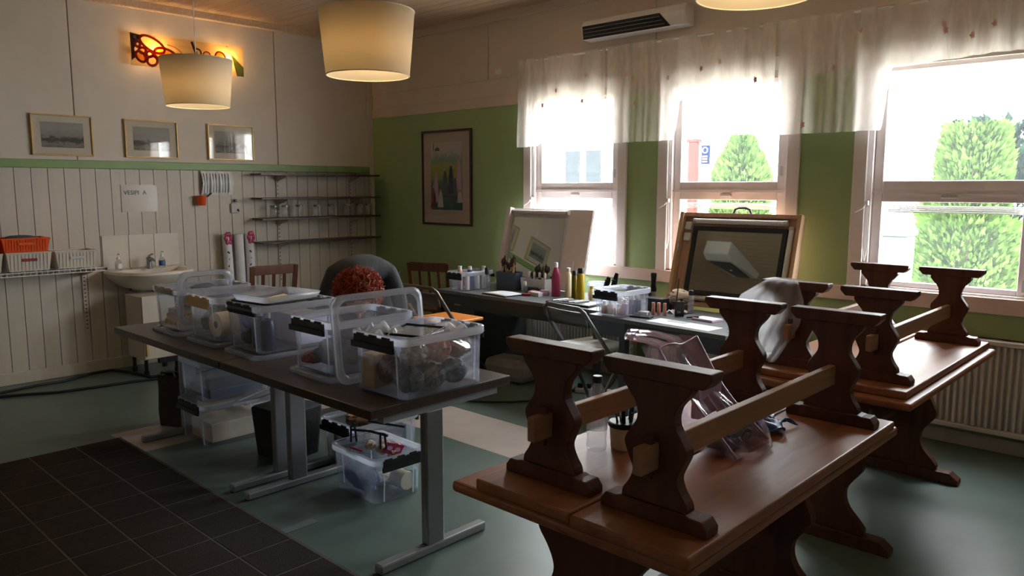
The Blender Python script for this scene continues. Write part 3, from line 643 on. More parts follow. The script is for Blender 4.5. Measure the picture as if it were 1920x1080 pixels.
# wooden chairs by the wall
def wchair(loc, rz, label, slats=3):
    t = thing('wooden_chair', label, 'chair', loc, rz, 'brown wooden chairs')
    for sx in (-1, 1):
        MB().bar((sx*.19, -.19, 0), (sx*.19, -.185, .45), .036, .036, (0, 1, 0)).bar((sx*.19, -.187, .43), (sx*.205, -.26, .90), .036, .03, (0, 1, 0)).build('leg', 'chair_wood', t)
        MB().bar((sx*.185, .19, 0), (sx*.19, .19, .43), .036, .036, (0, 1, 0)).build('leg', 'chair_wood', t)
        MB().bar((sx*.19, -.18, .2), (sx*.19, .18, .2), .018, .025).build('stretcher', 'chair_wood', t)
    MB().box(-.21, .21, -.2, .22, .43, .455).build('seat', 'chair_wood', t, bevel=.006)
    MB().bar((-.20, -.252, .865), (.20, -.252, .865), .022, .085).build('top_rail', 'chair_wood', t, bevel=.005)
    MB().bar((-.195, -.205, .55), (.195, -.205, .55), .02, .04).build('lower_rail', 'chair_wood', t)
    for k in range(slats): x = -.1+k*.2/(slats-1); MB().bar((x, -.208, .56), (x, -.245, .84), .028, .012, (0, 1, 0)).build('slat', 'chair_wood', t)
# the backs turn towards the room
wchair((.62, -1.74, 0), PI/2-.12, 'brown slat-back wooden chair under the wall shelves')
wchair((1.32, -1.34, 0), PI/2-.2, 'brown wooden chair half hidden behind the bent person')
wchair((1.62, -.42, 0), .35, 'brown wooden chair in the corner behind the desk storage box')
# ================================================================ TRESTLE TABLES AND UPTURNED BENCHES
def vase(h, wid, lo=0.0):
    """half-outline of the sawn end board: list of (half width, height fraction) from the foot bar up"""
    P = [(.31, 0), (.315, .04), (.27, .10), (.20, .18), (.172, .26), (.18, .34), (.24, .43), (.285, .50), (.285, .56), (.245, .65), (.21, .73), (.215, .79), (.25, .86), (.30, .93), (.31, 1)]
    # smooth with Catmull-Rom
    out = []
    for i in range(len(P)-1):
        p0, p1, p2, p3 = P[max(i-1, 0)], P[i], P[i+1], P[min(i+2, len(P)-1)]
        for k in range(3):
            t = k/3
            f = lambda a, b_, c, d: .5*(2*b_+(c-a)*t+(2*a-5*b_+4*c-d)*t*t+(3*b_-a-3*c+d)*t**3)
            out.append((f(p0[0], p1[0], p2[0], p3[0]), f(p0[1], p1[1], p2[1], p3[1])))
    out.append(P[-1])
    return [(w_*wid, lo+z*h) for w_, z in out]
def endboard(y, z_plate, z_foot, wid, thick, parent, foot_h=.042, plate_h=.04, mt='bench_side', plate_round=True):
    """sawn end board between seat cleat (z_plate) and foot bar (z_foot)"""
    sgn = 1 if z_foot > z_plate else -1
    a = z_foot-sgn*foot_h; b_ = z_plate+sgn*plate_h*.98
    pr = [(w_, a+(b_-a)*t) for w_, t in vase(1, wid)]
    prof = [(-w_, z) for w_, z in pr]+[(w_, z) for w_, z in pr[::-1]]
    o = MB().prism(prof, 1, y-thick/2, y+thick/2).build('leg', mt, parent, bevel=.003)
    hw = wid/2
    za, zf = a, z_foot
    MB().prism([(-hw, zf), (hw, zf), (hw, zf-sgn*foot_h*.45), (hw*.86, za), (-hw*.86, za), (-hw, zf-sgn*foot_h*.45)], 1, y-thick*.8, y+thick*.8).build('foot_bar', mt, o, bevel=.004)
    zp, zq = z_plate, z_plate+sgn*plate_h
    MB().prism([(-hw, zp), (hw, zp), (hw, zp+sgn*plate_h*.5), (hw*.90, zq), (hw*.72, zq), (hw*.62, zq+sgn*.004), (-hw*.62, zq+sgn*.004), (-hw*.72, zq), (-hw*.90, zq), (-hw, zp+sgn*plate_h*.5)], 1, y-thick*.8, y+thick*.8).build('cleat', mt, o, bevel=.004)
    return o
def bench(loc, rz, label):
    """bench standing upside down: seat board at local z 0, feet in the air"""
    t = thing('trestle_bench', label, 'bench', loc, rz, 'upturned benches on the tables')
    MB().box(-.173, .173, -.71, .71, 0, .034).build('seat', 'bench_wood', t, bevel=.007, seg=3)
    for yy in (-.57, .57):
        endboard(yy, .034, .435, .312, .038, t)
    MB().box(-.0135, .0135, -.665, .665, .17, .24).build('stretcher', 'bench_rail', t, bevel=.004)
    for yy in (-.612, .612): MB().prism([(-.008, .15), (.008, .15), (.011, .262), (-.011, .262)], 1, yy-.008, yy+.008).build('wedge', 'bench_side', t)
    return t
def trestle_table(loc, label):
    t = thing('trestle_table', label, 'table', loc, 0, 'dark trestle tables')
    MB().box(-.40, .40, -.735, .735, .703, .737).build('tabletop', 'bench_wood', t, bevel=.012, seg=3)
    for yy in (-.56, .56): endboard(yy, .703, 0, .62, .045, t, .06, .055)
    MB().box(-.018, .018, -.62, .62, .27, .37).build('stretcher', 'bench_side', t, bevel=.004)
    return t
ZT_ = .737
trestle_table((5.955, -3.125, 0), 'brown trestle table carrying two upturned benches and the clear pink bag')
bench((5.832, -3.15, ZT_), 0, 'upturned brown bench beside the water bottle on the trestle table')
bench((6.186, -3.16, ZT_), 0, 'upturned brown bench in front of the clear pink bag')
trestle_table((5.90, -1.315, 0), 'brown trestle table by the radiator, with plastic film on its bench')
bench((5.725, -1.285, ZT_), 0, 'upturned brown bench with plastic film draped on its foot')
bench((6.092, -1.29, ZT_), 0, 'upturned brown bench nearest the radiator')
ZS = ZT_+.034
# water bottle
wbt = thing('water_bottle', 'clear plastic water bottle with dark cap behind the bench leg', 'bottle', (5.765, -3.425, ZS))
MB().lathe([(.024, 0), (.031, .006), (.033, .02), (.030, .04), (.033, .06), (.033, .15), (.031, .17), (.020, .205), (.0125, .215), (.0125, .222)], 20, cap=False).build('body', 'water', wbt, True)
MB().lathe([(.014, .22), (.0155, .222), (.0155, .24), (.014, .242)], 16).build('cap', pm('cap_dark', (48, 32, 44), .4) and 'cap_dark', wbt)
MB().lathe([(.0332, .07), (.0335, .07), (.0335, .135), (.0332, .135)], 20, cap=False).build('label_band', 'film_milky', wbt, True)
tb = thing('plastic_tub', 'cream plastic tub with black rim holding small tools', 'tub', (5.815, -3.345, ZS))
MB().lathe([(.040, 0), (.043, .004), (.048, .078)], 24, cap=True).build('body', 'cream', tb, True)
MB().lathe([(.050, .072), (.052, .074), (.052, .086), (.046, .088)], 24).build('rim', 'black', tb)
for q in range(5): a = q*1.3; MB().bar((.02*math.cos(a), .02*math.sin(a), .07), (.03*math.cos(a), .03*math.sin(a), .12+.01*(q % 3)), .012, .006).build('tool', ['slate', 'black', 'grey_light'][q % 3], tb)
# clear pink vinyl bag leaning on the stretcher
bag = thing('vinyl_bag', 'clear pink vinyl shopper bag with lilac edge, slumped between the benches', 'bag', (6.075, -3.11, ZS), .08)
def bq(u, v, off, hw=.125):
    """bag wall point: u across, v up; the whole bag leans away from the bench stretcher"""
    return (off*(1-.5*v)-.21*v-.02*math.sin(PI*v)+.008*math.sin(u*9+v*5), (-hw+2*hw*u)*(1-.06*v)-.05*v, .012+.315*v+.010*math.sin(u*7)*v)
for off in (.062, -.062): MB().grid(lambda u, v, o_=off: bq(u, v, o_), 14, 14).build('side_panel', 'vinyl_pink', bag, True)
for e_ in (0, 1):
    def gs(u, v, e_=e_):
        p, q = bq(e_, v, -.062), bq(e_, v, .062); k = .012*math.sin(u*PI)*(1 if e_ else -1)
        return (p[0]+(q[0]-p[0])*u, p[1]+(q[1]-p[1])*u-k*(1-v), p[2]+(q[2]-p[2])*u)
    MB().grid(gs, 6, 10).build('gusset', 'lilac' if e_ else 'vinyl_pink', bag, True)
MB().grid(lambda u, v: (-.06+.12*u, -.122+.244*v, .008), 2, 2).build('base', 'vinyl_pink', bag, solid=.004)
MB().tube([bq(0, k/8, .064) for k in range(9)]+[bq(k/6, 1, .064) for k in range(7)]+[bq(1, 1-k/8, .064) for k in range(9)], .004, 6).build('piping', 'lilac', bag, True)
for off in (.03, -.035):
    p, q = bq(.25, .97, off), bq(.8, .97, off)
    MB().tube([p, (p[0]-.03, p[1]-.03, p[2]+.015), (p[0]-.09, p[1]-.05, p[2]+.022), (p[0]-.12, p[1]+.02, p[2]+.026), (q[0]-.10, q[1]-.01, q[2]+.026), (q[0]-.03, q[1]+.01, q[2]+.012), q], .010, 8).build('handle', 'vinyl_pink', bag, True)
MB().tube([(.055, -.10, .014), (.10, -.05, .012), (.095, .06, .012), (.05, .15, .03), (.02, .14, .09)], .010, 8).build('strap', 'vinyl_pink', bag, True)
for k in range(3): MB().tube([bq(.2+.2*k, .15, .066), bq(.22+.2*k, .5, .068), bq(.2+.22*k, .9, .066)], .0025, 5).build('fold', 'film', bag, True)
def contents(nm, lb, cat, c, d, matn, rz=0, kind='box'):
    mb = MB()
    if kind == 'box': mb.cbox((0, 0, d[2]/2), d)
    else: mb.blob((0, 0, d[2]/2), d, hash(lb) % 50, .14)
    o = mb.build(nm, matn, bevel=.006 if kind == 'box' else 0, smooth=kind != 'box'); o.location = c; o.rotation_euler = (0, 0, rz)
    return tag(o, lb, cat)
contents('makeup_pouch', 'dark grey pouch inside the clear pink bag', 'pouch', (6.06, -3.11, ZS+.014), (.075, .19, .06), 'slate', .08)
contents('makeup_pouch', 'pink beige pouch inside the clear pink bag', 'pouch', (5.985, -3.13, ZS+.10), (.03, .17, .13), 'lilac', .08)
bc = MB()
tag(MB().grid(lambda u, v: (5.99+.13*u+.02*math.sin(v*7), -2.93+.16*v+.02*math.sin(u*8), ZS+.006+.035*abs(math.sin(u*5+v*6))*math.sin(PI*u)*math.sin(PI*v)+.012*math.sin(u*14)*math.sin(v*11)+.012), 18, 18).build('crumpled_cloth', 'blue', smooth=True, solid=.004), 'crumpled dark blue cloth behind the pink bag', 'cloth')
# plastic film hanging over one bench foot
def film(u, v):
    lp = lambda P: next(p0[1]+(p1[1]-p0[1])*(v-p0[0])/(p1[0]-p0[0]) for p0, p1 in zip(P[:-1], P[1:]) if v <= p1[0]+1e-9)
    xl = lp([(0, 5.615), (.08, 5.61), (.3, 5.47), (.6, 5.49), (1, 5.52)]); xr = lp([(0, 5.745), (.08, 5.75), (.3, 5.79), (.55, 5.775), (1, 5.66)])
    y = -1.845-.055*min(1, v/.08); z = 1.178 if v < .08 else 1.178-.43*(v-.08)
    return (xl+(xr-xl)*u, y-.012*math.sin(u*19+v*4)*min(1, v*4)-.012*v, z+.003)
tag(MB().grid(film, 30, 25).build('plastic_film', 'film_milky', smooth=True), 'crumpled clear plastic film hung over the upturned bench foot', 'film')
# ================================================================ TWO BROWN WORK TABLES
def work_table(loc, L, label, feet):
    t = thing('work_table', label, 'table', loc, 0, 'dark brown work tables')
    MB().box(-L/2, L/2, -.405, .405, .678, .72).build('tabletop', 'table_brown', t, bevel=.004)
    for fx in feet:
        c = MB().box(fx-.022, fx+.022, -.105, -.005, .04, .65).build('column', 'steel', t, bevel=.008)
        MB().bar((fx, -.36, .022), (fx, .25, .022), .05, .04).build('foot', 'grey_metal', c, bevel=.008)
        MB().bar((fx, -.33, .662), (fx, .33, .662), .045, .032).build('arm', 'grey_metal', c)
        for yy in (-.34, .23): MB().lathe([(.018, 0), (.018, .006)], 10, (fx, yy, 0)).build('glide', 'rubber', c)
    MB().box(feet[0], feet[1], -.03, -.005, .59, .678).build('beam', 'desk_edge', t)
    return t
work_table((2.745, -3.155, 0), 1.425, 'dark brown work table toward the basin, under three storage boxes', (-.48, .69))
work_table((4.105, -3.155, 0), 1.28, 'dark brown work table under the open black-clip storage boxes', (-.515, .605))
# ================================================================ CLEAR STORAGE BOXES
def rrect(hx, hy, r, n=5):
    out = []
    for cx, cy, a0 in ((hx-r, hy-r, 0), (-hx+r, hy-r, PI/2), (-hx+r, -hy+r, PI), (hx-r, -hy+r, 1.5*PI)):
        for k in range(n): a = a0+PI/2*k/(n-1); out.append((cx+r*math.cos(a), cy+r*math.sin(a)))
    return out
def loops(mb, Ls, close_bottom=False, close_top=False):
    n = len(Ls[0]); vs = [p for L in Ls for p in L]
    fs = [(i*n+j, i*n+(j+1) % n, (i+1)*n+(j+1) % n, (i+1)*n+j) for i in range(len(Ls)-1) for j in range(n)]
    if close_bottom: fs.append(tuple(range(n))[::-1])
    if close_top: fs.append(tuple(range((len(Ls)-1)*n, len(Ls)*n)))
    return mb.add(vs, fs)
def L3(hx, hy, r, z): return [(x, y, z) for x, y in rrect(hx, hy, r)]
def clip_mesh(wd, matn):
    mb = MB().box(-wd/2, wd/2, -.010, 0, -.048, -.006).box(-wd/2-.010, wd/2+.010, -.018, -.006, -.060, -.034)
    for k in range(3): mb.box(-wd/2+wd*(k+.15)/3, -wd/2+wd*(k+.70)/3, -.006, .002, -.008, .001)
    return mb.mesh('clip', matn)
GB = 'clear storage boxes'
def sbox(loc, label, rz=0, hx=.19, hy=.245, h=.265, clip='black', base=.90, group=GB, up=None, m1='box_clear', m2='box_rim'):
    t = thing('storage_box', label, 'storage box', loc, rz, group)
    bx, by = hx*base, hy*base
    b_ = loops(MB(), [L3(bx-.012, by-.012, .03, .0), L3(bx, by, .035, .010), L3(hx-.014, hy-.014, .045, h-.035), L3(hx-.012, hy-.012, .045, h-.004)], True)
    b_.build('shell', m1, t, True, solid=.003)
    loops(MB(), [L3(hx-.013, hy-.013, .045, h-.036), L3(hx-.004, hy-.004, .05, h-.036), L3(hx, hy, .05, h-.03), L3(hx, hy, .05, h-.004), L3(hx-.004, hy-.004, .05, h), L3(hx-.014, hy-.014, .045, h)]).build('rim', m2, t, True)
    if clip:
        me = clip_mesh(hx*1.4, clip)
        o = inst('clip', me, t, (0, -hy-.001, h-.006))
        if up is not None: o.rotation_euler = (up, 0, 0); o.location = (0, -hy, h+.002)
        inst('clip', me, t, (0, hy+.001, h-.006), (0, 0, PI))
    # moulded corner ribs
    rb = MB().bar((0, 0, .012), (0, 0, h-.04), .004, .006, (0, 1, 0)).mesh('rib', m2)
    for sx, sy in ((-1, -1), (1, -1), (1, 1), (-1, 1)):
        o = inst('rib', rb, t, (sx*(bx-.05), sy*(by-.002), 0)); o.rotation_euler = (-sy*.0+sy*-(hy-.014-by)/h*1.0, 0, 0)
    return t
def slid(loc, label, rot=(0, 0, 0), hx=.195, hy=.25):
    t = thing('box_lid', label, 'lid', loc, 0, 'clear box lids', rot)
    loops(MB(), [L3(hx-.03, hy-.03, .05, .014), L3(hx-.022, hy-.022, .05, .022), L3(hx-.010, hy-.010, .05, .022), L3(hx, hy, .055, .016), L3(hx, hy, .055, .0)]).build('rim', 'box_edge', t, True, solid=.003)
    MB().add(L3(hx-.03, hy-.03, .05, .014), [tuple(range(20))]).build('panel', 'box_clear', t, solid=.003)
    for k in range(5 if hx < .17 else 0): MB().box(-hx+.06+k*(2*hx-.12)/4-.003, -hx+.06+k*(2*hx-.12)/4+.003, -hy+.05, hy-.05, .016, .0195).build('rib', 'box_edge', t)
    return t
TZ = .72
BX = dict(A=2.48, B=2.955, C=3.425, D=4.09)
LB = {'A': ('storage box with raised tan clip, full of sponges, at the table end by the basin', 'tan', .9), 'B': ('storage box with lowered tan clip holding a cream paper roll', 'tan', None), 'C': ('storage box with two dark blue bottles and a tray on its rim', 'black', .5), 'D': ('storage box with black clip and dark contents, beside the standing lid', 'black', None)}
LL = {'A': 'clear lid lying under the box with sponges', 'B': 'clear lid lying under the box with the paper roll', 'C': 'clear lid lying under the box with dark blue bottles', 'D': 'clear lid lying under the box before the standing lid'}
for k, x in BX.items():
    slid((x, -3.185, TZ), LL[k]); lb, cm, up = LB[k]
    sbox((x, -3.175, TZ+.024), lb, clip=cm, up=up, h=.255)
sbox((4.5875, -3.17, TZ), 'largest storage box with black clip, heaped with bagged hairpieces', h=.27)
slid((4.325, -3.19, TZ+.205), 'clear lid standing on edge between two storage boxes', (0, PI/2-.10, 0), .20, .255)
slid((2.605, -3.22, TZ+.212), 'clear ribbed lid standing up inside the box with sponges', (0, PI/2+.05, 0), .165, .17)
def put(nm, lb, cat, kind, d, matn, loc, rz=0, rot=None, group=None, seed=None, bev=.006):
    mb = MB(); smo = kind != 'box'
    if kind == 'box': mb.cbox((0, 0, d[2]/2), d)
    elif kind == 'blob': mb.lump((0, 0, d[2]/2), d, seed if seed is not None else len(lb)*7+ord(lb[3]), .42, 36, 24)
    elif kind == 'cyl': mb.lathe([(d[0]*.96, 0), (d[0], .004), (d[0], d[2]-.004), (d[0]*.96, d[2])], 20)
    elif kind == 'crumple':
        rnd = random.Random(seed or len(lb)); a = [rnd.uniform(0, 6) for _ in range(8)]
        mb.grid(lambda u, v: ((u-.5)*d[0], (v-.5)*d[1], d[2]*(.35+.35*math.sin(PI*u)*math.sin(PI*v)+.15*math.sin(u*13+a[0]+3*math.sin(v*6+a[1]))+.15*math.sin(v*15+a[2]+2*math.sin(u*8+a[3])))), 26, 26)
    o = mb.build(nm, matn, smooth=smo, bevel=bev if kind == 'box' else 0)
    o.location = loc; o.rotation_euler = rot or (0, 0, rz)
    return tag(o, lb, cat, group)
zb = TZ+.024+.012
# A: sponges, cloths
for i in range(3): put('sponge', ['bottom yellow sponge in the box with raised tan clip', 'middle yellow sponge in the box with raised tan clip', 'top yellow sponge in the box with raised tan clip'][i], 'sponge', 'box', (.20-.02*i, .12, .032), 'sponge', (2.43, -3.30+.01*i, zb+.034*i), .05*i, group='stacked sponges')
put('grey_cloth', 'folded slate cloth above the sponges', 'cloth', 'blob', (.20, .26, .07), 'slate', (2.44, -3.2, zb+.105), .2)
put('brown_cloth', 'brown cloth at the back of the sponge box', 'cloth', 'blob', (.17, .12, .10), 'dark_brown', (2.44, -3.06, zb), .1)
put('flat_brush', 'dark purple brush lying on top of the sponge box', 'brush', 'blob', (.07, .20, .035), pm('plum', (52, 34, 48), .6) and 'plum', (2.46, -3.17, TZ+.245), .4)
# B: paper roll, green pack, sheets
pr = thing('paper_towel_roll', 'cream paper roll lying with its core toward the room', 'paper roll', (3.0, -3.245, zb+.072))
MB().lathe([(.022, 0), (.07, 0), (.07, .11), (.022, .11), (.022, 0)], 24, cap=False).build('roll', 'cream', pr, True).rotation_euler = (PI/2, 0, .1)
MB().lathe([(.021, .002), (.021, .108)], 16).build('core', 'dark_brown', pr).rotation_euler = (PI/2, 0, .1)
put('green_pack', 'dull green soft pack beside the cream roll', 'pack', 'blob', (.09, .18, .15), pm('moss', (92, 104, 84), .7) and 'moss', (2.865, -3.27, zb))
put('paper_pack', 'pale folded papers stacked behind the cream roll', 'papers', 'box', (.26, .16, .19), 'paper', (2.96, -3.06, zb), .05)
put('orange_sponge', 'tan orange sponge on the folded papers', 'sponge', 'box', (.16, .10, .03), 'tan', (2.99, -3.05, zb+.192), .3)
# C: bottles, blue bag, brushes, tray
for i, dx in enumerate((-.0, .085)):
    t = thing('blue_bottle', ['dark blue bottle with pale cap next to the blue bag', 'dark blue bottle with pale cap in the box corner'][i], 'bottle', (3.455+dx, -3.325, zb), 0, 'dark blue bottles')
    MB().lathe([(.038, 0), (.041, .006), (.041, .135), (.033, .158), (.014, .165), (.014, .172)], 18).build('body', 'navy', t, True)
    MB().lathe([(.017, .17), (.017, .205), (.014, .208)], 14).build('cap', 'grey_light', t)
put('blue_bag', 'shiny light blue plastic bag in the bottle box', 'bag', 'blob', (.12, .12, .11), 'blue_light', (3.335, -3.30, zb+.09))
put('paint_bag', 'brown cloth roll below the light blue bag', 'cloth', 'blob', (.12, .14, .085), 'bag_dark', (3.335, -3.29, zb))
put('white_pack', 'white tissue pack at the back of the bottle box', 'pack', 'box', (.27, .17, .16), 'paper', (3.425, -3.06, zb))
tr = thing('shallow_tray', 'shallow clear tray with black edge on the bottle box', 'tray', (3.43, -3.2, TZ+.285), .12)
loops(MB(), [L3(.14, .17, .03, 0), L3(.155, .185, .03, .035)], True).build('shell', 'box_edge', tr, True, solid=.003)
MB().tube([(x, y, .0) for x, y in rrect(.157, .187, .03)+[rrect(.157, .187, .03)[0]]], .006, 6).build('edge', 'black', tr)
for i in range(3): put('wooden_stick', ['wooden stick in the tray, nearest the black edge', 'wooden stick in the middle of the tray', 'wooden stick at the back of the tray'][i], 'stick', 'box', (.012, .20, .006), 'tan', (3.40+.03*i, -3.2, TZ+.289), .5+.1*i, group='sticks in the tray', bev=.002)
# D: dark contents
put('dark_cloth', 'dark brown cloth filling the box before the standing lid', 'cloth', 'blob', (.29, .24, .12), 'dark_brown', (4.09, -3.24, zb))
put('red_pouch', 'red pouch pressed in the corner of the dark box', 'pouch', 'blob', (.09, .12, .06), 'red', (3.98, -3.33, zb))
put('hair_piece', 'coiled dark hairpiece on the dark cloth', 'hairpiece', 'blob', (.17, .20, .07), 'wig_brown', (4.10, -3.2, zb+.122))
put('net_bag', 'grey net bag at the back of the dark box', 'bag', 'blob', (.26, .15, .16), 'bag_dark', (4.09, -3.05, zb))
# E: hairpieces in bags
zE = TZ+.013
put('cardboard_block', 'tan cardboard block in the largest box', 'block', 'box', (.09, .13, .15), 'tan', (4.475, -3.31, zE), .05)
put('red_wig', 'reddish hairpiece behind the box clip', 'hairpiece', 'blob', (.09, .11, .12), pm('auburn', (112, 56, 40), .8, var=.3, bump=.6, bscale=60) and 'auburn', (4.572, -3.325, zE+.03))
rnd = random.Random(41)
LAY = ['bottom layer', 'top layer']; POS = ['near the clip', 'midway along', 'at the far end']
MTS = [('bag_dark', 'dark grey'), ('wig_brown', 'brown'), ('slate', 'slate'), ('bag_mix', 'mottled'), ('pink_soft', 'pinkish'), ('bag_mix', 'pale mottled')]
for L_ in range(2):
    for q in range(3):
        mt, cn = MTS[L_*3+q]
        put('bagged_hairpiece', '%s hairpiece pack, %s, %s in the largest box' % (cn, LAY[L_], POS[q]), 'hairpiece', 'blob', (.12, .112, .104), mt, (4.676+.008*L_, -3.29+q*.125+.012*(L_*2-1), zE+.002+.112*L_), .2*(-1)**(q+L_), seed=30+L_*3+q, group='bagged hairpieces')
put('bagged_hairpiece', 'big pale hairpiece pack behind the tan block in the largest box', 'hairpiece', 'blob', (.17, .24, .20), 'bag_mix', (4.525, -3.09, zE), seed=77, group='bagged hairpieces')
put('clear_bag', 'crumpled clear bag bulging along the side of the largest box', 'bag', 'crumple', (.38, .21, .03), 'film', (4.752, -3.17, zE+.125), rot=(PI/2, 0, PI/2), seed=4)
put('clear_bag', 'milky clear bag puffed over the black clip of the largest box', 'bag', 'crumple', (.18, .16, .09), 'film_milky', (4.50, -3.31, zE+.205), seed=9)
put('clear_bag', 'milky clear bag sticking out at the far rim of the largest box', 'bag', 'crumple', (.22, .20, .07), 'film_milky', (4.64, -3.02, zE+.20), seed=15)
pch = thing('zip_pouch', 'flat clear pouch with black edge on top of the largest box', 'pouch', (4.60, -3.21, zE+.232), .3)
MB().box(-.10, .10, -.09, .09, 0, .012).build('panel', 'film_milky', pch, bevel=.004)
MB().tube([(-.10, -.09, .008), (.10, -.09, .008), (.10, .09, .02), (-.10, .09, .02), (-.10, -.09, .008)], .006, 6).build('zip', 'black', pch)
# ---------------- under the tables
sbox((2.50, -3.06, 0), 'lower storage box of the stacked pair under the table', h=.275, hx=.20, hy=.25)
sbox((2.50, -3.06, .278), 'upper storage box stacked under the table, with blue sheet', clip=None, h=.26, hx=.19, hy=.24)
put('blue_sheet', 'flat blue grey sheet inside the upper stacked box', 'sheet', 'box', (.29, .36, .06), 'slate', (2.50, -3.06, .295))
put('linen_pile', 'pale folded linen inside the lower stacked box', 'linen', 'box', (.28, .36, .12), 'beige', (2.50, -3.06, .014))
bagd = thing('fabric_bag', 'dark brown woven bag standing beside the stacked boxes', 'bag', (2.03, -3.19, 0), .5)
loops(MB(), [L3(.10, .07, .03, 0), L3(.105, .075, .03, .1), L3(.10, .07, .03, .24), L3(.105, .06, .02, .35), L3(.095, .05, .02, .345)], True).build('body', 'dark_brown', bagd, True)
MB().tube([(-.05, -.06, .33), (-.05, -.07, .37), (.04, -.07, .372), (.05, -.06, .33)], .008, 8).build('handle', 'dark_brown', bagd, True)
blk = thing('black_bin', 'black lidded bin under the table seam', 'bin', (3.10, -2.98, 0), .15)
loops(MB(), [L3(.14, .13, .03, 0), L3(.16, .15, .03, .29), L3(.15, .14, .03, .30)], True, True).build('body', 'black_rough', blk, True)
slid((3.06, -3.02, .385), 'clear lid with pale edge tipped on the black bin', (.14, -.28, .1), .18, .22)
put('tan_strip', 'tan plastic clip strip along the tipped lid', 'clip', 'box', (.02, .19, .03), 'tan', (2.872, -3.04, .30), rot=(.14, -.28, .1))
put('clear_bag', 'bundle of clear plastic bags heaped on the black bin', 'bag', 'crumple', (.28, .26, .13), 'film_milky', (3.17, -2.92, .455), seed=21)
sbox((3.50, -2.66, 0), 'smoky storage box with leopard cloth beside the table columns', 0, .19, .24, .26, 'black')
put('dark_gear', 'dark grey gear filling the smoky storage box', 'gear', 'box', (.27, .34, .17), 'slate', (3.50, -2.66, .014))
put('leopard_cloth', 'leopard patterned cloth on the dark gear', 'cloth', 'blob', (.24, .24, .10), 'leopard', (3.49, -2.68, .19))
sbox((3.965, -2.955, 0), 'open storage box on the floor with clear cosmetic bag and red card', -PI/2-.03, .165, .215, .25, 'black', base=.86)
put('blue_cloth', 'blue cloth along the side of the floor box', 'cloth', 'blob', (.26, .10, .15), 'blue_light', (3.93, -3.03, .016), seed=3)
put('pad_roll', 'cream cotton roll in the corner of the floor box', 'cotton roll', 'cyl', (.05, .05, .10), 'cream', (4.02, -2.875, .066), rot=(0, PI/2, 0))
put('pad_roll', 'beige pads lying at the bottom of the floor box', 'pads', 'blob', (.16, .12, .05), 'beige', (3.95, -2.90, .014))
put('green_jar', 'pale green jar near the clip of the floor box', 'jar', 'cyl', (.035, .035, .10), pm('mint', (150, 176, 158), .4) and 'mint', (4.09, -2.83, .016))
cbg = thing('cosmetic_bag', 'clear cosmetic bag with dark blue edges in the floor box', 'bag', (3.90, -2.90, .16), .2)
MB().grid(lambda u, v: (-.13+.26*u, -.07+.05*math.sin(v*PI), .02+.12*v), 10, 8).grid(lambda u, v: (-.13+.26*u, .07-.05*math.sin(v*PI)*.6, .02+.13*v), 10, 8).build('side', 'film', cbg, True)
MB().tube([(-.13, -.07, .14), (0, -.06, .15), (.13, -.07, .15)], .007, 6).tube([(-.13, .07, .15), (.13, .07, .16)], .007, 6).build('edge_tape', 'navy', cbg)
for x in (-.11, .10): MB().tube([(x-.02, -.07, .07), (x-.015, -.075, .16), (x+.015, -.075, .16), (x+.02, -.07, .08)], .006, 6).build('loop', 'navy', cbg)
for i in range(5): put('cotton_pad', ['round pale pad nearest the red card', 'round pale pad under the blue edge', 'round pale pad at the bag side', 'round pale pad at the bag corner', 'round pale pad behind the others'][i], 'pad', 'blob', (.065, .06, .05), 'pink_soft' if i % 2 else 'beige', (3.86+.05*i, -2.92+.05*(i % 2), .185+.01*(i % 2)), seed=50+i, group='pads in the cosmetic bag')
rc = thing('red_card', 'dark red card with pale round emblems in the floor box', 'card', (4.06, -2.92, .235), .6, rot=(.5, .1, .5))
MB().box(-.05, .05, -.035, .035, 0, .004).build('card', 'magenta', rc)
for q in (-.02, .025): MB().lathe([(.015, .0042), (.015, .005)], 14, (q, 0, 0)).build('emblem', 'lilac', rc)
put('red_stick', 'dark red stick lying on the floor box rim', 'stick', 'box', (.10, .010, .010), 'red', (3.97, -3.09, .252), .1, bev=.003)
# ---------------- dark tile carpet
cp = thing('carpet', 'dark brown tile carpet with pale seam lines in front of the work tables', 'carpet', (2.06, -3.575, 0))
MB().box(-.0, 3.66, -2.9, .0, 0.0005, .004).build('backing', 'carpet_line', cp)
me = MB().box(-.1255, .1255, -.1225, .1225, .004, .0055).mesh('carpet_tile', 'tile_carpet')
for i in range(14):
    for j in range(11):
        inst('carpet_tile', me, cp, (.135+i*.2615, -.14-j*.2555, 0))
tag(MB().box(-.028, .028, -.10, .10, 0.0005, .003).build('floor_tape', 'grey_plastic'), 'strip of grey tape stuck on the floor beside the carpet edge', 'tape').location = (4.06, -3.50, 0)
# ================================================================ MAKE-UP DESKS BY THE WINDOWS
DZ = .72
dl = thing('desk', 'grey desk with drawers carrying the pink bottle and brush cases', 'desk', (3.0, -.56, 0), 0, 'grey desks at the windows')
MB().box(-.88, .89, -.36, .36, DZ-.03, DZ).build('desktop', 'grey_desk', dl, bevel=.004)
MB().box(-.84, .85, -.345, -.325, .58, DZ-.03).build('apron', 'desk_edge', dl)
for sx in (-.86, .855):
    for sy in (-.33, .33): MB().box(sx-.022, sx+.022, sy-.022, sy+.022, 0, DZ-.03).build('leg', 'desk_edge', dl, bevel=.003)
pd = MB().box(-.83, -.42, -.32, .30, .05, .69).build('drawer_unit', 'desk_edge', dl, bevel=.004)
for k in range(3):
    MB().box(-.82, -.43, -.335, -.318, .07+k*.205, .265+k*.205).build('drawer_front', 'desk_edge', pd, bevel=.004)
    MB().box(-.665, -.585, -.35, -.335, .19+k*.205, .202+k*.205).build('pull', 'steel', pd)
dr_ = thing('desk', 'grey desk with blue grey apron carrying the two-way radio', 'desk', (4.49, -.765, 0), -.075, 'grey desks at the windows')
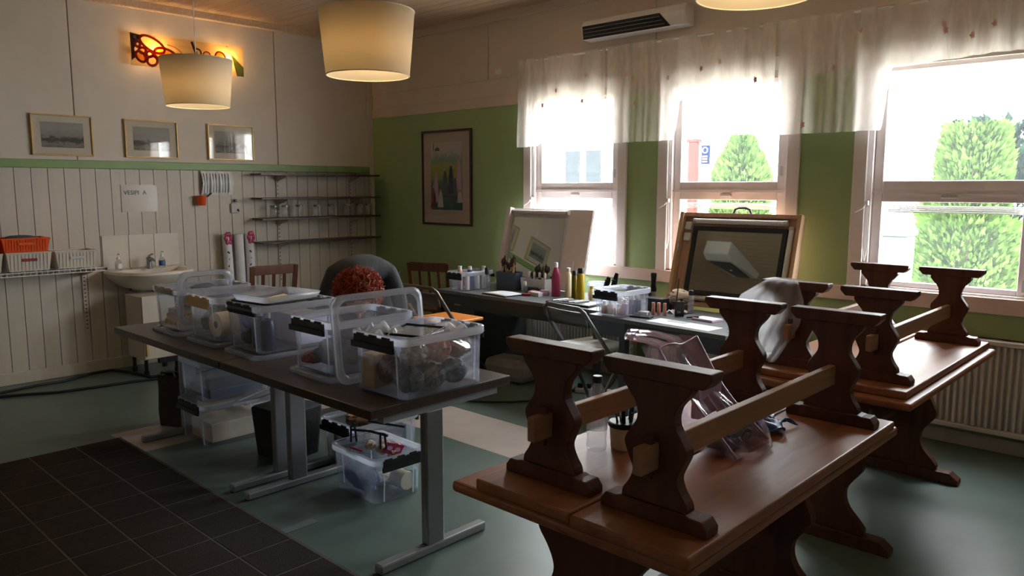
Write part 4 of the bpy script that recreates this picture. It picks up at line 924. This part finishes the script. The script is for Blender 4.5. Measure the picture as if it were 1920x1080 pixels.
MB().box(-.55, .55, -.35, .37, DZ-.03, DZ).build('desktop', 'grey_desk', dr_, bevel=.004)
MB().box(-.52, .52, -.335, -.315, .59, DZ-.03).build('apron', 'slate', dr_)
for sx in (-.25, .525):
    for sy in (-.32, .34): MB().box(sx-.025, sx+.025, sy-.025, sy+.025, 0, DZ-.03).build('leg', 'slate', dr_, bevel=.003)
d2 = MB().box(-.18, .28, -.338, -.30, .595, .68).build('drawer', 'slate', dr_, bevel=.004)
# mirror stations
def station(loc, wd, label, wood_m, lean=.222):
    t = thing('mirror_station', label, 'mirror', loc, 0, None, (-lean, 0, 0))
    return t
wood('ply', (190, 152, 126), .5, .15, 3, 2); wood('ply_light', (206, 172, 132), .5, .12, 3, 2)
H = .70
m1 = station((4.09, -.305, DZ+.012), .94, 'wooden mirror board with dark frame, light tubes and black handle', 'ply', .262)
MB().box(0, .94, 0, .03, 0, H).build('board', 'ply', m1, bevel=.003)
for x in (0, .91): MB().box(x, x+.03, -.05, 0, 0, H).build('side_rail', 'ply_light', m1, bevel=.003)
MB().box(.03, .91, -.05, 0, 0, .028).build('bottom_rail', 'ply_light', m1, bevel=.003)
MB().box(.03, .91, -.03, 0, H-.03, H).build('top_rail', 'ply', m1, bevel=.003)
def frame_of(t, x0, x1, z0, z1, fw, matn, y0, y1, glass='mirror'):
    f = MB().box(x0, x1, y0, y1, z1-fw, z1).box(x0, x1, y0, y1, z0, z0+fw).box(x0, x0+fw, y0, y1, z0+fw, z1-fw).box(x1-fw, x1, y0, y1, z0+fw, z1-fw).build('mirror_frame', matn, t, bevel=.003)
    MB().box(x0+fw*.9, x1-fw*.9, y1-.014, y1-.006, z0+fw*.9, z1-fw*.9).build('mirror_glass', glass, f)
pm('frame_blue', (34, 40, 46), .4)
frame_of(m1, .115, .845, .085, .60, .034, 'frame_blue', -.024, 0)
def tubel(t, a, b_, nm='light_tube'):
    o = MB().tube([a, b_], .019, 12).build(nm, 'white', t, True)
    d = (Vector(b_)-Vector(a)).normalized()
    for p in (Vector(a), Vector(b_)): MB().tube([p-d*.012, p+d*.012], .021, 12).build('end_cap', 'grey_light', o)
tubel(m1, (.13, -.03, .637), (.83, -.03, .637)); tubel(m1, (.877, -.03, .10), (.877, -.03, .60)); tubel(m1, (.13, -.035, .056), (.83, -.035, .056))
for zz in (.60, .515):
    MB().box(.048, .098, -.03, 0, zz-.03, zz+.03).build('switch_box', 'white', m1, bevel=.004)
MB().tube([(.05, -.02, .60), (.02, -.04, .54), (.03, -.05, .40)], .004, 6).build('wire', 'white', m1, True)
MB().tube([(.40, .015, H-.005), (.42, .0, H+.035), (.45, -.005, H+.046), (.50, -.005, H+.046), (.53, .0, H+.035), (.55, .015, H-.005)], .009, 8).build('handle', 'black', m1, True)
m2 = station((2.29, -.305, DZ+.012), .95, 'white mirror board with light tube leaning in the window corner', 'white')
MB().box(0, .95, 0, .03, 0, H).build('board', 'win_white', m2, bevel=.003)
frame_of(m2, .07, .69, .03, .63, .014, 'grey_light', -.018, 0)
MB().box(0, .05, -.055, 0, 0, H).build('side_rail', 'win_white', m2, bevel=.003)
tubel(m2, (.06, -.02, .665), (.70, -.02, .665))
MB().box(.76, .84, -.02, 0, .16, .26).build('socket_box', 'win_white', m2, bevel=.004)
# ---- things on the desks
def bottle(nm, lb, cat, loc, prof, matn, cap=None, capm='black', group=None, rz=0):
    t = thing(nm, lb, cat, loc, rz, group)
    MB().lathe(prof, 18).build('body', matn, t, True)
    if cap: MB().lathe(cap, 16).build('cap', capm, t, True)
    return t
z0 = DZ
bottle('pink_bottle', 'tall pink metal bottle with white cap on the desk', 'bottle', (3.175, -.55, z0), [(.034, 0), (.037, .006), (.037, .14), (.032, .18), (.018, .225), (.015, .24)], 'pink', [(.017, .238), (.017, .272), (.013, .278)], 'white')
bottle('lotion_bottle', 'cream lotion bottle with white pump between pink and olive bottles', 'bottle', (3.28, -.52, z0), [(.024, 0), (.029, .006), (.026, .18), (.016, .205), (.012, .21)], 'cream', [(.014, .208), (.016, .214), (.016, .238), (.01, .24)], 'white')
bottle('spray_can', 'slim olive spray can with black cap', 'bottle', (3.375, -.56, z0), [(.022, 0), (.0235, .004), (.0235, .18), (.019, .19)], 'olive', [(.019, .188), (.019, .222), (.016, .226)], 'black')
bottle('spray_can', 'wide yellow spray can with black cap', 'bottle', (3.45, -.575, z0), [(.030, 0), (.0315, .004), (.0315, .2), (.024, .212)], 'yellow', [(.024, .21), (.024, .248), (.02, .254)], 'black')
bottle('small_bottle', 'little pink bottle beside the tall pink one', 'bottle', (3.225, -.46, z0), [(.013, 0), (.015, .004), (.015, .05), (.008, .06)], 'pink', [(.009, .058), (.009, .078)], 'white')
bottle('small_bottle', 'little yellow bottle behind the yellow spray can', 'bottle', (3.50, -.50, z0), [(.02, 0), (.022, .004), (.022, .07), (.014, .085)], 'cream', [(.015, .083), (.015, .11)], 'yellow')
bottle('spray_bottle', 'dark glass spray bottle before the brush case', 'bottle', (2.505, -.68, z0), [(.026, 0), (.028, .004), (.028, .11), (.014, .135), (.013, .14)], 'glass', [(.015, .138), (.018, .15), (.018, .19), (.012, .2)], 'black')
bottle('nail_bottle', 'small clear bottle with white cap before the white organiser', 'bottle', (2.86, -.58, z0), [(.019, 0), (.021, .004), (.021, .06), (.012, .07)], 'glass', [(.014, .068), (.014, .098)], 'white')
sbox((2.33, -.71, z0), 'small storage box with black clip and colour tubes at the desk corner', .0, .125, .185, .165, 'black', .88, 'small boxes on the desks')
for i, (dx, dy, mt, hh) in enumerate(((-.05, -.09, 'pink_soft', .20), (.03, -.08, 'white', .15), (-.02, .0, 'blue', .195), (.04, .03, 'white', .15), (.05, .10, 'white', .195), (-.05, .07, 'blue_light', .14))):
    bottle('colour_tube', ['pale pink tube near the clip of the corner box', 'short white tube near the clip of the corner box', 'blue tube standing up in the corner box', 'short white tube in the middle of the corner box', 'white tube standing up at the far end of the corner box', 'light blue tube low in the corner box'][i], 'tube', (2.355+dx, -.72+dy, z0+.006), [(.02, 0), (.021, .003), (.021, hh-.04), (.017, hh-.03)], mt, [(.017, hh-.032), (.017, hh)], 'white' if mt != 'white' else 'grey_light', 'tubes in the corner box')
sbox((4.085, -.91, z0), 'storage box with black clip on the desk, full of bottles', -.06, .14, .175, .185, 'black', .88, 'small boxes on the desks')
for i, (dx, dy, mt, hh) in enumerate(((-.07, -.12, 'pink_soft', .09), (-.02, -.12, 'beige', .10), (.04, -.12, 'pink_soft', .08), (.08, -.09, 'lilac', .11), (.08, .0, 'slate', .13), (.07, .08, 'slate', .12), (.0, .05, 'beige', .10), (-.06, .06, 'white', .12), (.02, -.03, 'grey_light', .09))):
    bottle('cosmetic_bottle', ['pink bottle at the clip corner of the desk storage box', 'beige bottle behind the clip of the desk storage box', 'short pink bottle at the front of the desk storage box', 'lilac bottle at the near corner of the desk storage box', 'slate jar halfway along the desk storage box', 'slate jar toward the far end of the desk storage box', 'beige bottle inside the desk storage box middle', 'white bottle at the window side of the desk storage box', 'grey bottle deep inside the desk storage box'][i], 'bottle', (4.085+dx, -.90+dy, z0+.008), [(.022, 0), (.024, .003), (.024, hh-.03), (.012, hh-.02)], mt, [(.013, hh-.022), (.013, hh)], 'white', 'bottles in the desk box')
# grey brush case with brushes
bcs = thing('brush_case', 'dark grey open case of make-up brushes', 'case', (2.60, -.50, z0), .12)
loops(MB(), [L3(.105, .05, .01, 0), L3(.11, .055, .01, .155), L3(.106, .051, .01, .155), L3(.10, .045, .01, .006)], True, True).build('case', 'slate', bcs)
rnd = random.Random(11)
ORD = ['', 'first', 'second', 'third', 'fourth', 'fifth', 'sixth', 'seventh', 'eighth']
SLIM = ['slim make-up brush at the case end, before the big fluffy brush', '']+['slim make-up brush, %s after the big fluffy brush in the case' % ORD[k] for k in range(1, 9)]+['', 'slim make-up brush just past the wide dark brush', 'last slim make-up brush, at the organiser end of the case']
for i in range(13):
    x = 2.52+.013*i; yy = -.50+.02*((i*7) % 3-1); h = rnd.uniform(.20, .27); big = i in (1, 10)
    t = thing('makeup_brush', ('big fluffy make-up brush at the near end of the case', 'wide dark make-up brush near the white organiser')[0 if i == 1 else 1] if big else SLIM[i], 'brush', (x, yy, z0+.01), 0, 'brushes in the case', (rnd.uniform(-.1, .1), rnd.uniform(-.12, .12), 0))
    MB().tube([(0, 0, 0), (0, 0, h-.05)], .004, 6).build('handle', 'black' if i % 2 else 'tan', t)
    f_ = MB().lathe([(.005, h-.06), (.006, h-.04)], 8).build('ferrule', 'brass', t)
    r = .026 if big else .009
    MB().lathe([(.005, h-.04), (r, h-.015), (r*.9, h+.012), (r*.4, h+.03)], 10).build('bristles', 'bristle', t, True)
org = thing('organiser_box', 'white open organiser box with dark stoppered bottles', 'organiser', (2.87, -.44, z0), .05)
loops(MB(), [L3(.13, .06, .01, 0), L3(.135, .065, .01, .115), L3(.131, .061, .01, .115), L3(.125, .055, .01, .006)], True, True).build('case', 'grey_light', org)
for i in range(7):
    x = 2.76+.03*i; bottle('dropper_bottle', ['lilac capped bottle at the brush end of the organiser', 'dark round stopper bottle second in the organiser', 'white capped bottle third in the organiser', 'dark round stopper bottle mid organiser', 'white capped bottle fifth in the organiser', 'dark round stopper bottle near the pink bottle', 'white capped bottle at the pink bottle end'][i], 'bottle', (x+.02, -.44+.015*(i % 2), z0+.008), [(.012, 0), (.013, .1), (.008, .115)], ['lilac', 'navy', 'white'][i % 3], [(.009, .113), (.02 if i % 2 else .011, .128), (.02 if i % 2 else .011, .145), (.008, .158)], 'dark_brown' if i % 2 else 'white', 'bottles in the organiser')
put('palette', 'dark palette strip before the white organiser', 'palette', 'box', (.18, .03, .05), 'navy', (2.90, -.535, z0), .05)
# paper, boxes, tools
psh = thing('paper_sheets', 'white paper sheets on a blue folder before the brush case', 'papers', (2.79, -.77, z0), -.1)
MB().box(-.15, .15, -.11, .11, 0, .006).build('folder', 'navy', psh)
for k in range(3): MB().grid(lambda u, v, k=k: (-.15+.29*u+.008*k, -.105+.2*v-.004*k, .0075+.002*k+.010*math.sin(u*PI)*.4*(k == 2)), 8, 3).build('sheet', 'paper', psh, True, solid=.001)
for i, (x, y, d, mt, rz) in enumerate(((2.98, -.60, (.09, .05, .03), 'pink_soft', .2), (3.06, -.66, (.10, .05, .035), 'white', -.1), (3.08, -.58, (.07, .04, .045), 'lilac', .3), (2.99, -.71, (.07, .025, .02), 'red', .5), (2.93, -.53, (.06, .04, .03), 'white', 0))):
    put('cosmetic_carton', ['pale pink carton beside the paper sheets', 'white carton in front of the pink bottle', 'lilac carton leaning by the white one', 'red tube lying before the cartons', 'small white carton by the palette'][i], 'carton', 'box', d, mt, (x, y, z0), rz, group='cartons on the desk', bev=.003)
ty = thing('tool_tray', 'black tray with metal tools at the desk edge behind the grey chair', 'tray', (3.55, -.78, z0), .05)
MB().box(-.20, .20, -.10, .10, 0, .018).build('tray', 'black', ty, bevel=.006)
for k in range(5): MB().tube([(-.15+.05*k, -.07, .024), (-.11+.05*k, .07, .024)], .006, 6).build('tool', ['steel', 'grey_light', 'black'][k % 3], ty)
for i, (x, y, a) in enumerate(((3.60, -.50, .35), (3.66, -.48, .3))):
    t = thing('hair_brush', ['black oval hairbrush leaning beside the clear box', 'black long hairbrush leaning next to the oval one'][i], 'hairbrush', (x, y, z0), 0, 'leaning hairbrushes', (0, a, 0))
    MB().lathe([(.008, 0), (.011, .06), (.009, .1), (.024, .12), (.026, .17), (.016, .205+.03*i)], 12, ell=(1, .45)).build('body', 'black', t, True)
    for k in range(4): MB().lathe([(.014, .0), (.014, .004)], 8, (.0, -.014, .125+.018*k)).build('bristle_pad', 'bristle', t)
sbox((3.47, -.33, z0), 'small milky storage box behind the yellow spray can', .1, .11, .08, .12, None, .9, 'small boxes on the desks', None, 'box_rim', 'box_rim')
tbr = thing('powder_brush', 'large powder brush standing handle up by the mirror board', 'brush', (4.045, -.455, z0))
MB().lathe([(.030, 0), (.032, .01), (.028, .09), (.022, .115)], 16).build('bristles', pm('bristle_pale', (170, 160, 140), .9, var=.2, bump=.5, bscale=150) and 'bristle_pale', tbr, True)
MB().lathe([(.024, .112), (.024, .13), (.017, .17), (.023, .235), (.021, .25), (.01, .253)], 16).build('handle', 'black', tbr, True)
for i, (x, y) in enumerate(((4.265, -.79), (4.30, -.775), (4.345, -.77))):
    bottle('lipstick_tube', ['pink lipstick tube next to the black phone', 'middle pink lipstick tube of the three', 'pink lipstick tube nearest the radio'][i], 'lipstick', (x, y, z0), [(.011, 0), (.0125, .002), (.0125, .05), (.0115, .052)], 'pink_soft', [(.0115, .05), (.0115, .084), (.010, .087)], 'pink_soft', 'pink lipsticks')
ph = thing('phone', 'black phone lying at the desk edge by the storage box', 'phone', (4.27, -.945, z0), .2)
MB().box(-.075, .075, -.037, .037, 0, .012).build('body', 'black', ph, bevel=.004); MB().box(-.068, .068, -.033, .033, .012, .0128).build('screen', 'navy', ph)
put('white_case', 'white and blue small case behind the black phone', 'case', 'box', (.07, .05, .025), 'white', (4.22, -.84, z0), .2, bev=.004)
put('black_case', 'black square case behind the lipsticks', 'case', 'box', (.14, .10, .095), 'black', (4.19, -.62, z0), -.08)
rad = thing('two_way_radio', 'black two-way radio with long antenna standing on the desk', 'radio', (4.43, -.72, z0), .6)
MB().box(-.032, .032, -.018, .018, 0, .105).build('body', 'black', rad, bevel=.005)
MB().tube([(-.018, 0, .10), (-.018, 0, .115), (-.008, 0, .26)], .006, 8, r2=.0035).build('antenna', 'rubber', rad, True)
MB().lathe([(.009, .104), (.009, .122)], 10, (.014, 0, 0)).build('knob', 'black', rad)
text('54', .022, 'grey_light', rad, (-.014, -.0186, .022), (PI/2, 0, 0))
put('tissue_pack', 'beige soft tissue pack by the mirror board', 'pack', 'blob', (.17, .13, .10), 'beige', (4.27, -.45, z0+.045), .2, seed=8)
put('maroon_pouch', 'dark red pouch under the tissue pack', 'pouch', 'box', (.18, .12, .05), pm('maroon', (80, 34, 34), .6) and 'maroon', (4.28, -.48, z0), .1)
bottle('dark_cap_bottle', 'clear bottle with dark blue cap behind the radio', 'bottle', (4.42, -.55, z0), [(.02, 0), (.022, .1), (.012, .13)], 'glass', [(.018, .128), (.018, .16), (.012, .165)], 'navy')
rp = thing('paper_sheets', 'wide white paper sheet along the desk edge before the radio', 'papers', (4.64, -.985, z0), -.10)
MB().box(-.26, .23, -.085, .075, 0, .0015).build('sheet', 'paper', rp); MB().box(-.16, -.02, .01, .07, .0016, .003).build('grey_card', 'grey_light', rp)
nb = thing('notebook', 'closed grey notebook with pen beyond the paper sheet', 'notebook', (4.66, -.745, z0), -.15)
MB().box(-.085, .085, -.06, .06, 0, .014).build('cover', 'lilac', nb, bevel=.003); MB().box(-.08, .08, -.056, .056, .0145, .016).build('page', 'paper', nb); MB().tube([(-.13, -.05, .008), (-.04, -.04, .022)], .006, 8).build('pen', 'black', nb)
put('lace_scrap', 'pale lace scrap beside the radio', 'fabric', 'crumple', (.13, .10, .035), 'paper', (4.36, -.63, z0), seed=2)
bottle('hand_sanitiser', 'clear bottle with black pump at the desk corner by the bench', 'bottle', (4.985, -1.03, z0), [(.024, 0), (.026, .004), (.026, .07), (.012, .085)], 'water', [(.012, .083), (.014, .09), (.014, .115)], 'black')
# ---- folding chairs
def fchair(loc, rz, label, tube_m, seat_m, sh=.45, top=.79, pad='black'):
    t = thing('folding_chair', label, 'chair', loc, rz, 'metal folding chairs')
    # local +y is forward; the hoop leans back
    w_ = .225; yb = -.22; zt = top
    def P(x, f): return (x, .20-.46*f, f*zt)
    pts = [(-w_, .22, 0), (-w_, .22-.40*.5, zt*.5), (-w_, -.23, zt*.90), (-w_*.9, -.258, zt*.97), (-w_*.70, -.265, zt), (0, -.268, zt*1.0), (w_*.70, -.265, zt), (w_*.9, -.258, zt*.97), (w_, -.23, zt*.90), (w_, .22-.40*.5, zt*.5), (w_, .22, 0)]
    MB().tube(pts, .0145, 10).build('hoop_frame', tube_m, t, True)
    for sx in (-1, 1):
        MB().tube([(sx*(w_-.03), .14, sh-.03), (sx*(w_-.03), -.20, 0)], .0105, 8).build('rear_leg', tube_m, t, True)
        for yy, xx in ((.22, w_), (-.20, w_-.03)): MB().lathe([(.017, 0), (.017, .025), (.013, .03)], 10, (sx*xx, yy, 0)).build('foot_cap', 'rubber', t)
    MB().tube([(-w_+.03, -.14, .08), (w_-.03, -.14, .08)], .009, 8).build('cross_bar', tube_m, t)
    MB().box(-w_+.02, w_-.02, -.17, .22, sh-.018, sh+.008).build('seat', seat_m, t, bevel=.01, seg=3)
    MB().grid(lambda u, v: ((-1+2*u)*w_*.86, -.245-.02*math.sin(u*PI)+.03*(1-v), zt*.84+.10*v), 10, 3).build('back_rest', pad, t, True, solid=.012)
    return t
fchair((3.93, -1.06, 0), -.16, 'grey tubular folding chair with white seat pushed under the desk', 'chair_tube', 'seat_white', .50, .80, 'chair_tube')
fchair((2.79, -1.42, 0), .0, 'brown tubular folding chair with orange seat behind the big storage box', 'tube_brown', 'orange_seat', .60, .87, 'tube_brown')
# ---- under the desks
put('grey_bag', 'slack grey bag on the floor under the desk drawers', 'bag', 'box', (.44, .28, .19), pm('bag_grey', (136, 132, 126), .7, var=.15, bump=.3, bscale=12) and 'bag_grey', (2.85, -.72, 0), .1, seed=5, bev=.06)
hd = tag(MB().tube([(2.66+.08*math.cos(a), -.93, .09+.07*math.sin(a)) for a in [i*PI/8 for i in range(17)]], .009, 8).build('bag_strap', 'black', smooth=True), 'black strap loop resting against the slack grey bag', 'strap')
for i, pts in enumerate(([(2.3, -1.0, .01), (2.6, -1.42, .01), (3.0, -1.5, .01), (3.35, -1.25, .01), (3.5, -.9, .01), (3.4, -.5, .01)], [(3.72, -.3, .60), (3.70, -.35, .3), (3.66, -.5, .012), (3.4, -.8, .012), (3.5, -1.1, .012), (3.9, -.9, .012)], [(3.98, -.3, .58), (3.9, -.35, .25), (3.88, -.5, .012), (4.2, -.7, .012), (4.35, -.45, .012)])):
    sm_ = []
    for k in range(len(pts)-1):
        for q in range(4):
            p0, p1, p2, p3 = [Vector(pts[max(0, min(len(pts)-1, k+d))]) for d in (-1, 0, 1, 2)]; s_ = q/4
            sm_.append(.5*(2*p1+(p2-p0)*s_+(2*p0-5*p1+4*p2-p3)*s_*s_+(3*p1-p0-3*p2+p3)*s_**3))
    sm_.append(Vector(pts[-1]))
    for v in sm_: v.z = max(v.z, .009)
    tag(MB().tube(sm_, .007, 6).build('floor_cable', 'rubber', smooth=True), ['black cable curving on the floor under the drawers', 'black cable dropping from the window wall behind the grey chair', 'black cable dropping behind the desk with the radio'][i], 'cable')
pb = thing('power_strip', 'white power strip with dark plugs under the grey chair', 'power strip', (3.62, -.62, 0), .4)
MB().box(-.14, .14, -.03, .03, 0, .04).build('body', 'white', pb, bevel=.006)
for k in range(4): MB().box(-.12+.065*k, -.08+.065*k, -.02, .02, .04, .075).build('plug', 'black', pb, bevel=.004)
# ceiling unit that the dark framed mirror shows
cu = thing('ceiling_unit', 'white ceiling air unit with dark sloping grille, seen in the mirror', 'air conditioner', (1.95, -4.9, ZC-.012))
MB().prism([(.55, 0), (.55, -.20), (.42, -.24), (-.45, -.10), (-.5, 0)], 0, -.19, .19).build('housing', 'white', cu, bevel=.012)
MB().add([(-.16, .36, -.238), (.16, .36, -.238), (.10, -.40, -.116), (-.10, -.40, -.116)], [(0, 1, 2, 3)]).build('grille', 'slate', cu, solid=.01)
MB().lathe([(.015, -.2), (.02, -.19)], 10, (0, 0, 0)).build('indicator', 'grey_light', cu)
# ================================================================ PERSON bent over behind the table
def skin_mesh(name, joints, edges, matn, parent, sub=2, root=0):
    me = bpy.data.meshes.new(name); me.from_pydata([j[:3] for j in joints], edges, [])
    o = bpy.data.objects.new(name, me); COL.objects.link(o); o.parent = parent
    bm = bmesh.new(); bm.from_mesh(me); ly = bm.verts.layers.skin.verify()
    bm.verts.ensure_lookup_table()
    for i, j in enumerate(joints):
        r = j[3] if isinstance(j[3], tuple) else (j[3], j[3])
        bm.verts[i][ly].radius = r; bm.verts[i][ly].use_root = (i == root)
    bm.to_mesh(me); bm.free()
    k = o.modifiers.new('skin', 'SKIN'); k.use_smooth_shade = True; k.branch_smoothing = .4
    k = o.modifiers.new('sub', 'SUBSURF'); k.levels = sub; k.render_levels = sub
    me.materials.append(MATS[matn])
    return o
# local frame: +y is the direction the person leans, z up
pp = thing('person', 'person with curly red hair in a dark grey top, bent forward behind the table', 'person', (2.70, -2.075, 0), -math.atan2(.665, -.545)-0)
ang = math.atan2(-.545, .665)-PI/2; pp.rotation_euler = (0, 0, ang)
J = [(0, 0, .92, .15), (0, .16, 1.04, .145), (0, .36, 1.085, (.14, .115)), (0, .56, 1.075, (.15, .11)), (0, .68, 1.05, .09), (0, .76, 1.03, .058), (0, .84, .99, .075),   # pelvis, waist, chest, shoulders, neck base, neck, head base
     (.10, 0, .88, .10), (.11, .03, .50, .065), (.11, -.02, .09, .045), (.11, .08, .03, .04), (.11, .18, .025, .03),
     (-.10, 0, .88, .10), (-.11, .03, .50, .065), (-.11, -.02, .09, .045), (-.11, .08, .03, .04), (-.11, .18, .025, .03),
     (.18, .56, 1.06, .068), (.25, .60, .84, .052), (.19, .74, .64, .040), (-.18, .56, 1.06, .068), (-.25, .60, .84, .052), (-.19, .74, .64, .040), (0, .90, .93, .07)]
Ed = [(0, 1), (1, 2), (2, 3), (3, 4), (4, 5), (5, 6), (0, 7), (7, 8), (8, 9), (9, 10), (10, 11), (0, 12), (12, 13), (13, 14), (14, 15), (15, 16), (3, 17), (17, 18), (18, 19), (3, 20), (20, 21), (21, 22), (6, 23)]
skin_mesh('body', J, Ed, 'shirt', pp)
# trousers over hips and legs
skin_mesh('trousers', [(0, -.01, .92, .165), (.10, -.0, .87, .115), (.11, .03, .5, .078), (.11, -.02, .10, .06), (-.10, -.0, .87, .115), (-.11, .03, .5, .078), (-.11, -.02, .10, .06)], [(0, 1), (1, 2), (2, 3), (0, 4), (4, 5), (5, 6)], 'trousers', pp)
for sx in (-1, 1):
    MB().blob((sx*.11, .06, .045), (.10, .27, .09), 4, .03, 14, 8).build('shoe', 'black', pp, True)
    # hand: palm and five fingers, resting on work below the table edge
    hx, hy, hz = sx*.185, .76, .60
    hj = [(hx, hy-.01, hz+.04, .028), (hx, hy+.01, hz-.01, (.036, .018)), (hx, hy+.02, hz-.05, (.038, .016))]; he = [(0, 1), (1, 2)]
    for f, (dx, L_) in enumerate(((-.028, .06), (-.009, .072), (.010, .068), (.028, .052))):
        b0 = len(hj); hj += [(hx+dx, hy+.025, hz-.065, .0095), (hx+dx*1.05, hy+.035, hz-.065-L_*.5, .009), (hx+dx*1.05, hy+.022, hz-.065-L_, .008)]; he += [(2, b0), (b0, b0+1), (b0+1, b0+2)]
    b0 = len(hj); hj += [(hx-sx*.042, hy+.02, hz-.03, .010), (hx-sx*.052, hy+.035, hz-.065, .0085)]; he += [(1, b0), (b0, b0+1)]
    skin_mesh('hand', hj, he, 'skin', pp, 1)
# head with face turned to the floor, curly hair over it
hc = Vector((0, .90, .955))
hd_ = MB().blob(tuple(hc), (.165, .19, .215), 2, .02, 18, 12).build('head', 'skin', pp, True)
fdir = Vector((0, .35, -.94)).normalized(); fup = Vector((0, .94, .35)).normalized()
def fp(x, u, d): return hc+Vector((x, 0, 0))+fup*u+fdir*d
for sx in (-1, 1):
    p = fp(sx*.032, .0, .092); MB().blob(tuple(p), (.024, .016, .014), 1, .02, 10, 6).build('eye', 'white', hd_, True)
    p = fp(sx*.086, -.01, .0); MB().blob(tuple(p), (.02, .05, .055), 1, .05, 10, 6).build('ear', 'skin', hd_, True)
MB().tube([fp(0, .01, .09), fp(0, -.03, .118), fp(0, -.038, .10)], .011, 8).build('nose', 'skin', hd_, True)
MB().tube([fp(-.022, -.06, .092), fp(0, -.062, .098), fp(.022, -.06, .092)], .006, 6).build('mouth', 'red', hd_, True)
hb = MB(); rnd = random.Random(3)
hair_c = hc+Vector((0, .005, .045))
hb.blob(tuple(hair_c), (.225, .22, .215), 12, .05, 22, 14)
for i in range(1500):
    # random direction, keep away from the face
    a = rnd.uniform(0, 2*PI); c_ = rnd.uniform(-1, 1); s_ = math.sqrt(1-c_*c_)
    d = Vector((s_*math.cos(a), s_*math.sin(a), c_))
    if d.dot(fdir) > .55: continue
    base = hair_c+Vector((d.x*.110, d.y*.108, d.z*.105)); tng = d.cross(Vector((rnd.uniform(-1, 1), rnd.uniform(-1, 1), rnd.uniform(-1, 1)))).normalized(); bn_ = d.cross(tng)
    rr = rnd.uniform(.008, .016); pts = []; ph_ = rnd.uniform(0, 6)
    for k in range(8):
        t_ = k/7; an = ph_+t_*7.5
        pts.append(base+d*(.004+t_*rnd.uniform(.022, .05))+(tng*math.cos(an)+bn_*math.sin(an))*rr*(.5+t_*.6)+tng*t_*.02+Vector((0, 0, -.012*t_)))
    hb.tube(pts, .0042, 4, r2=.0016)
hb.build('hair', 'hair_red', pp, True)
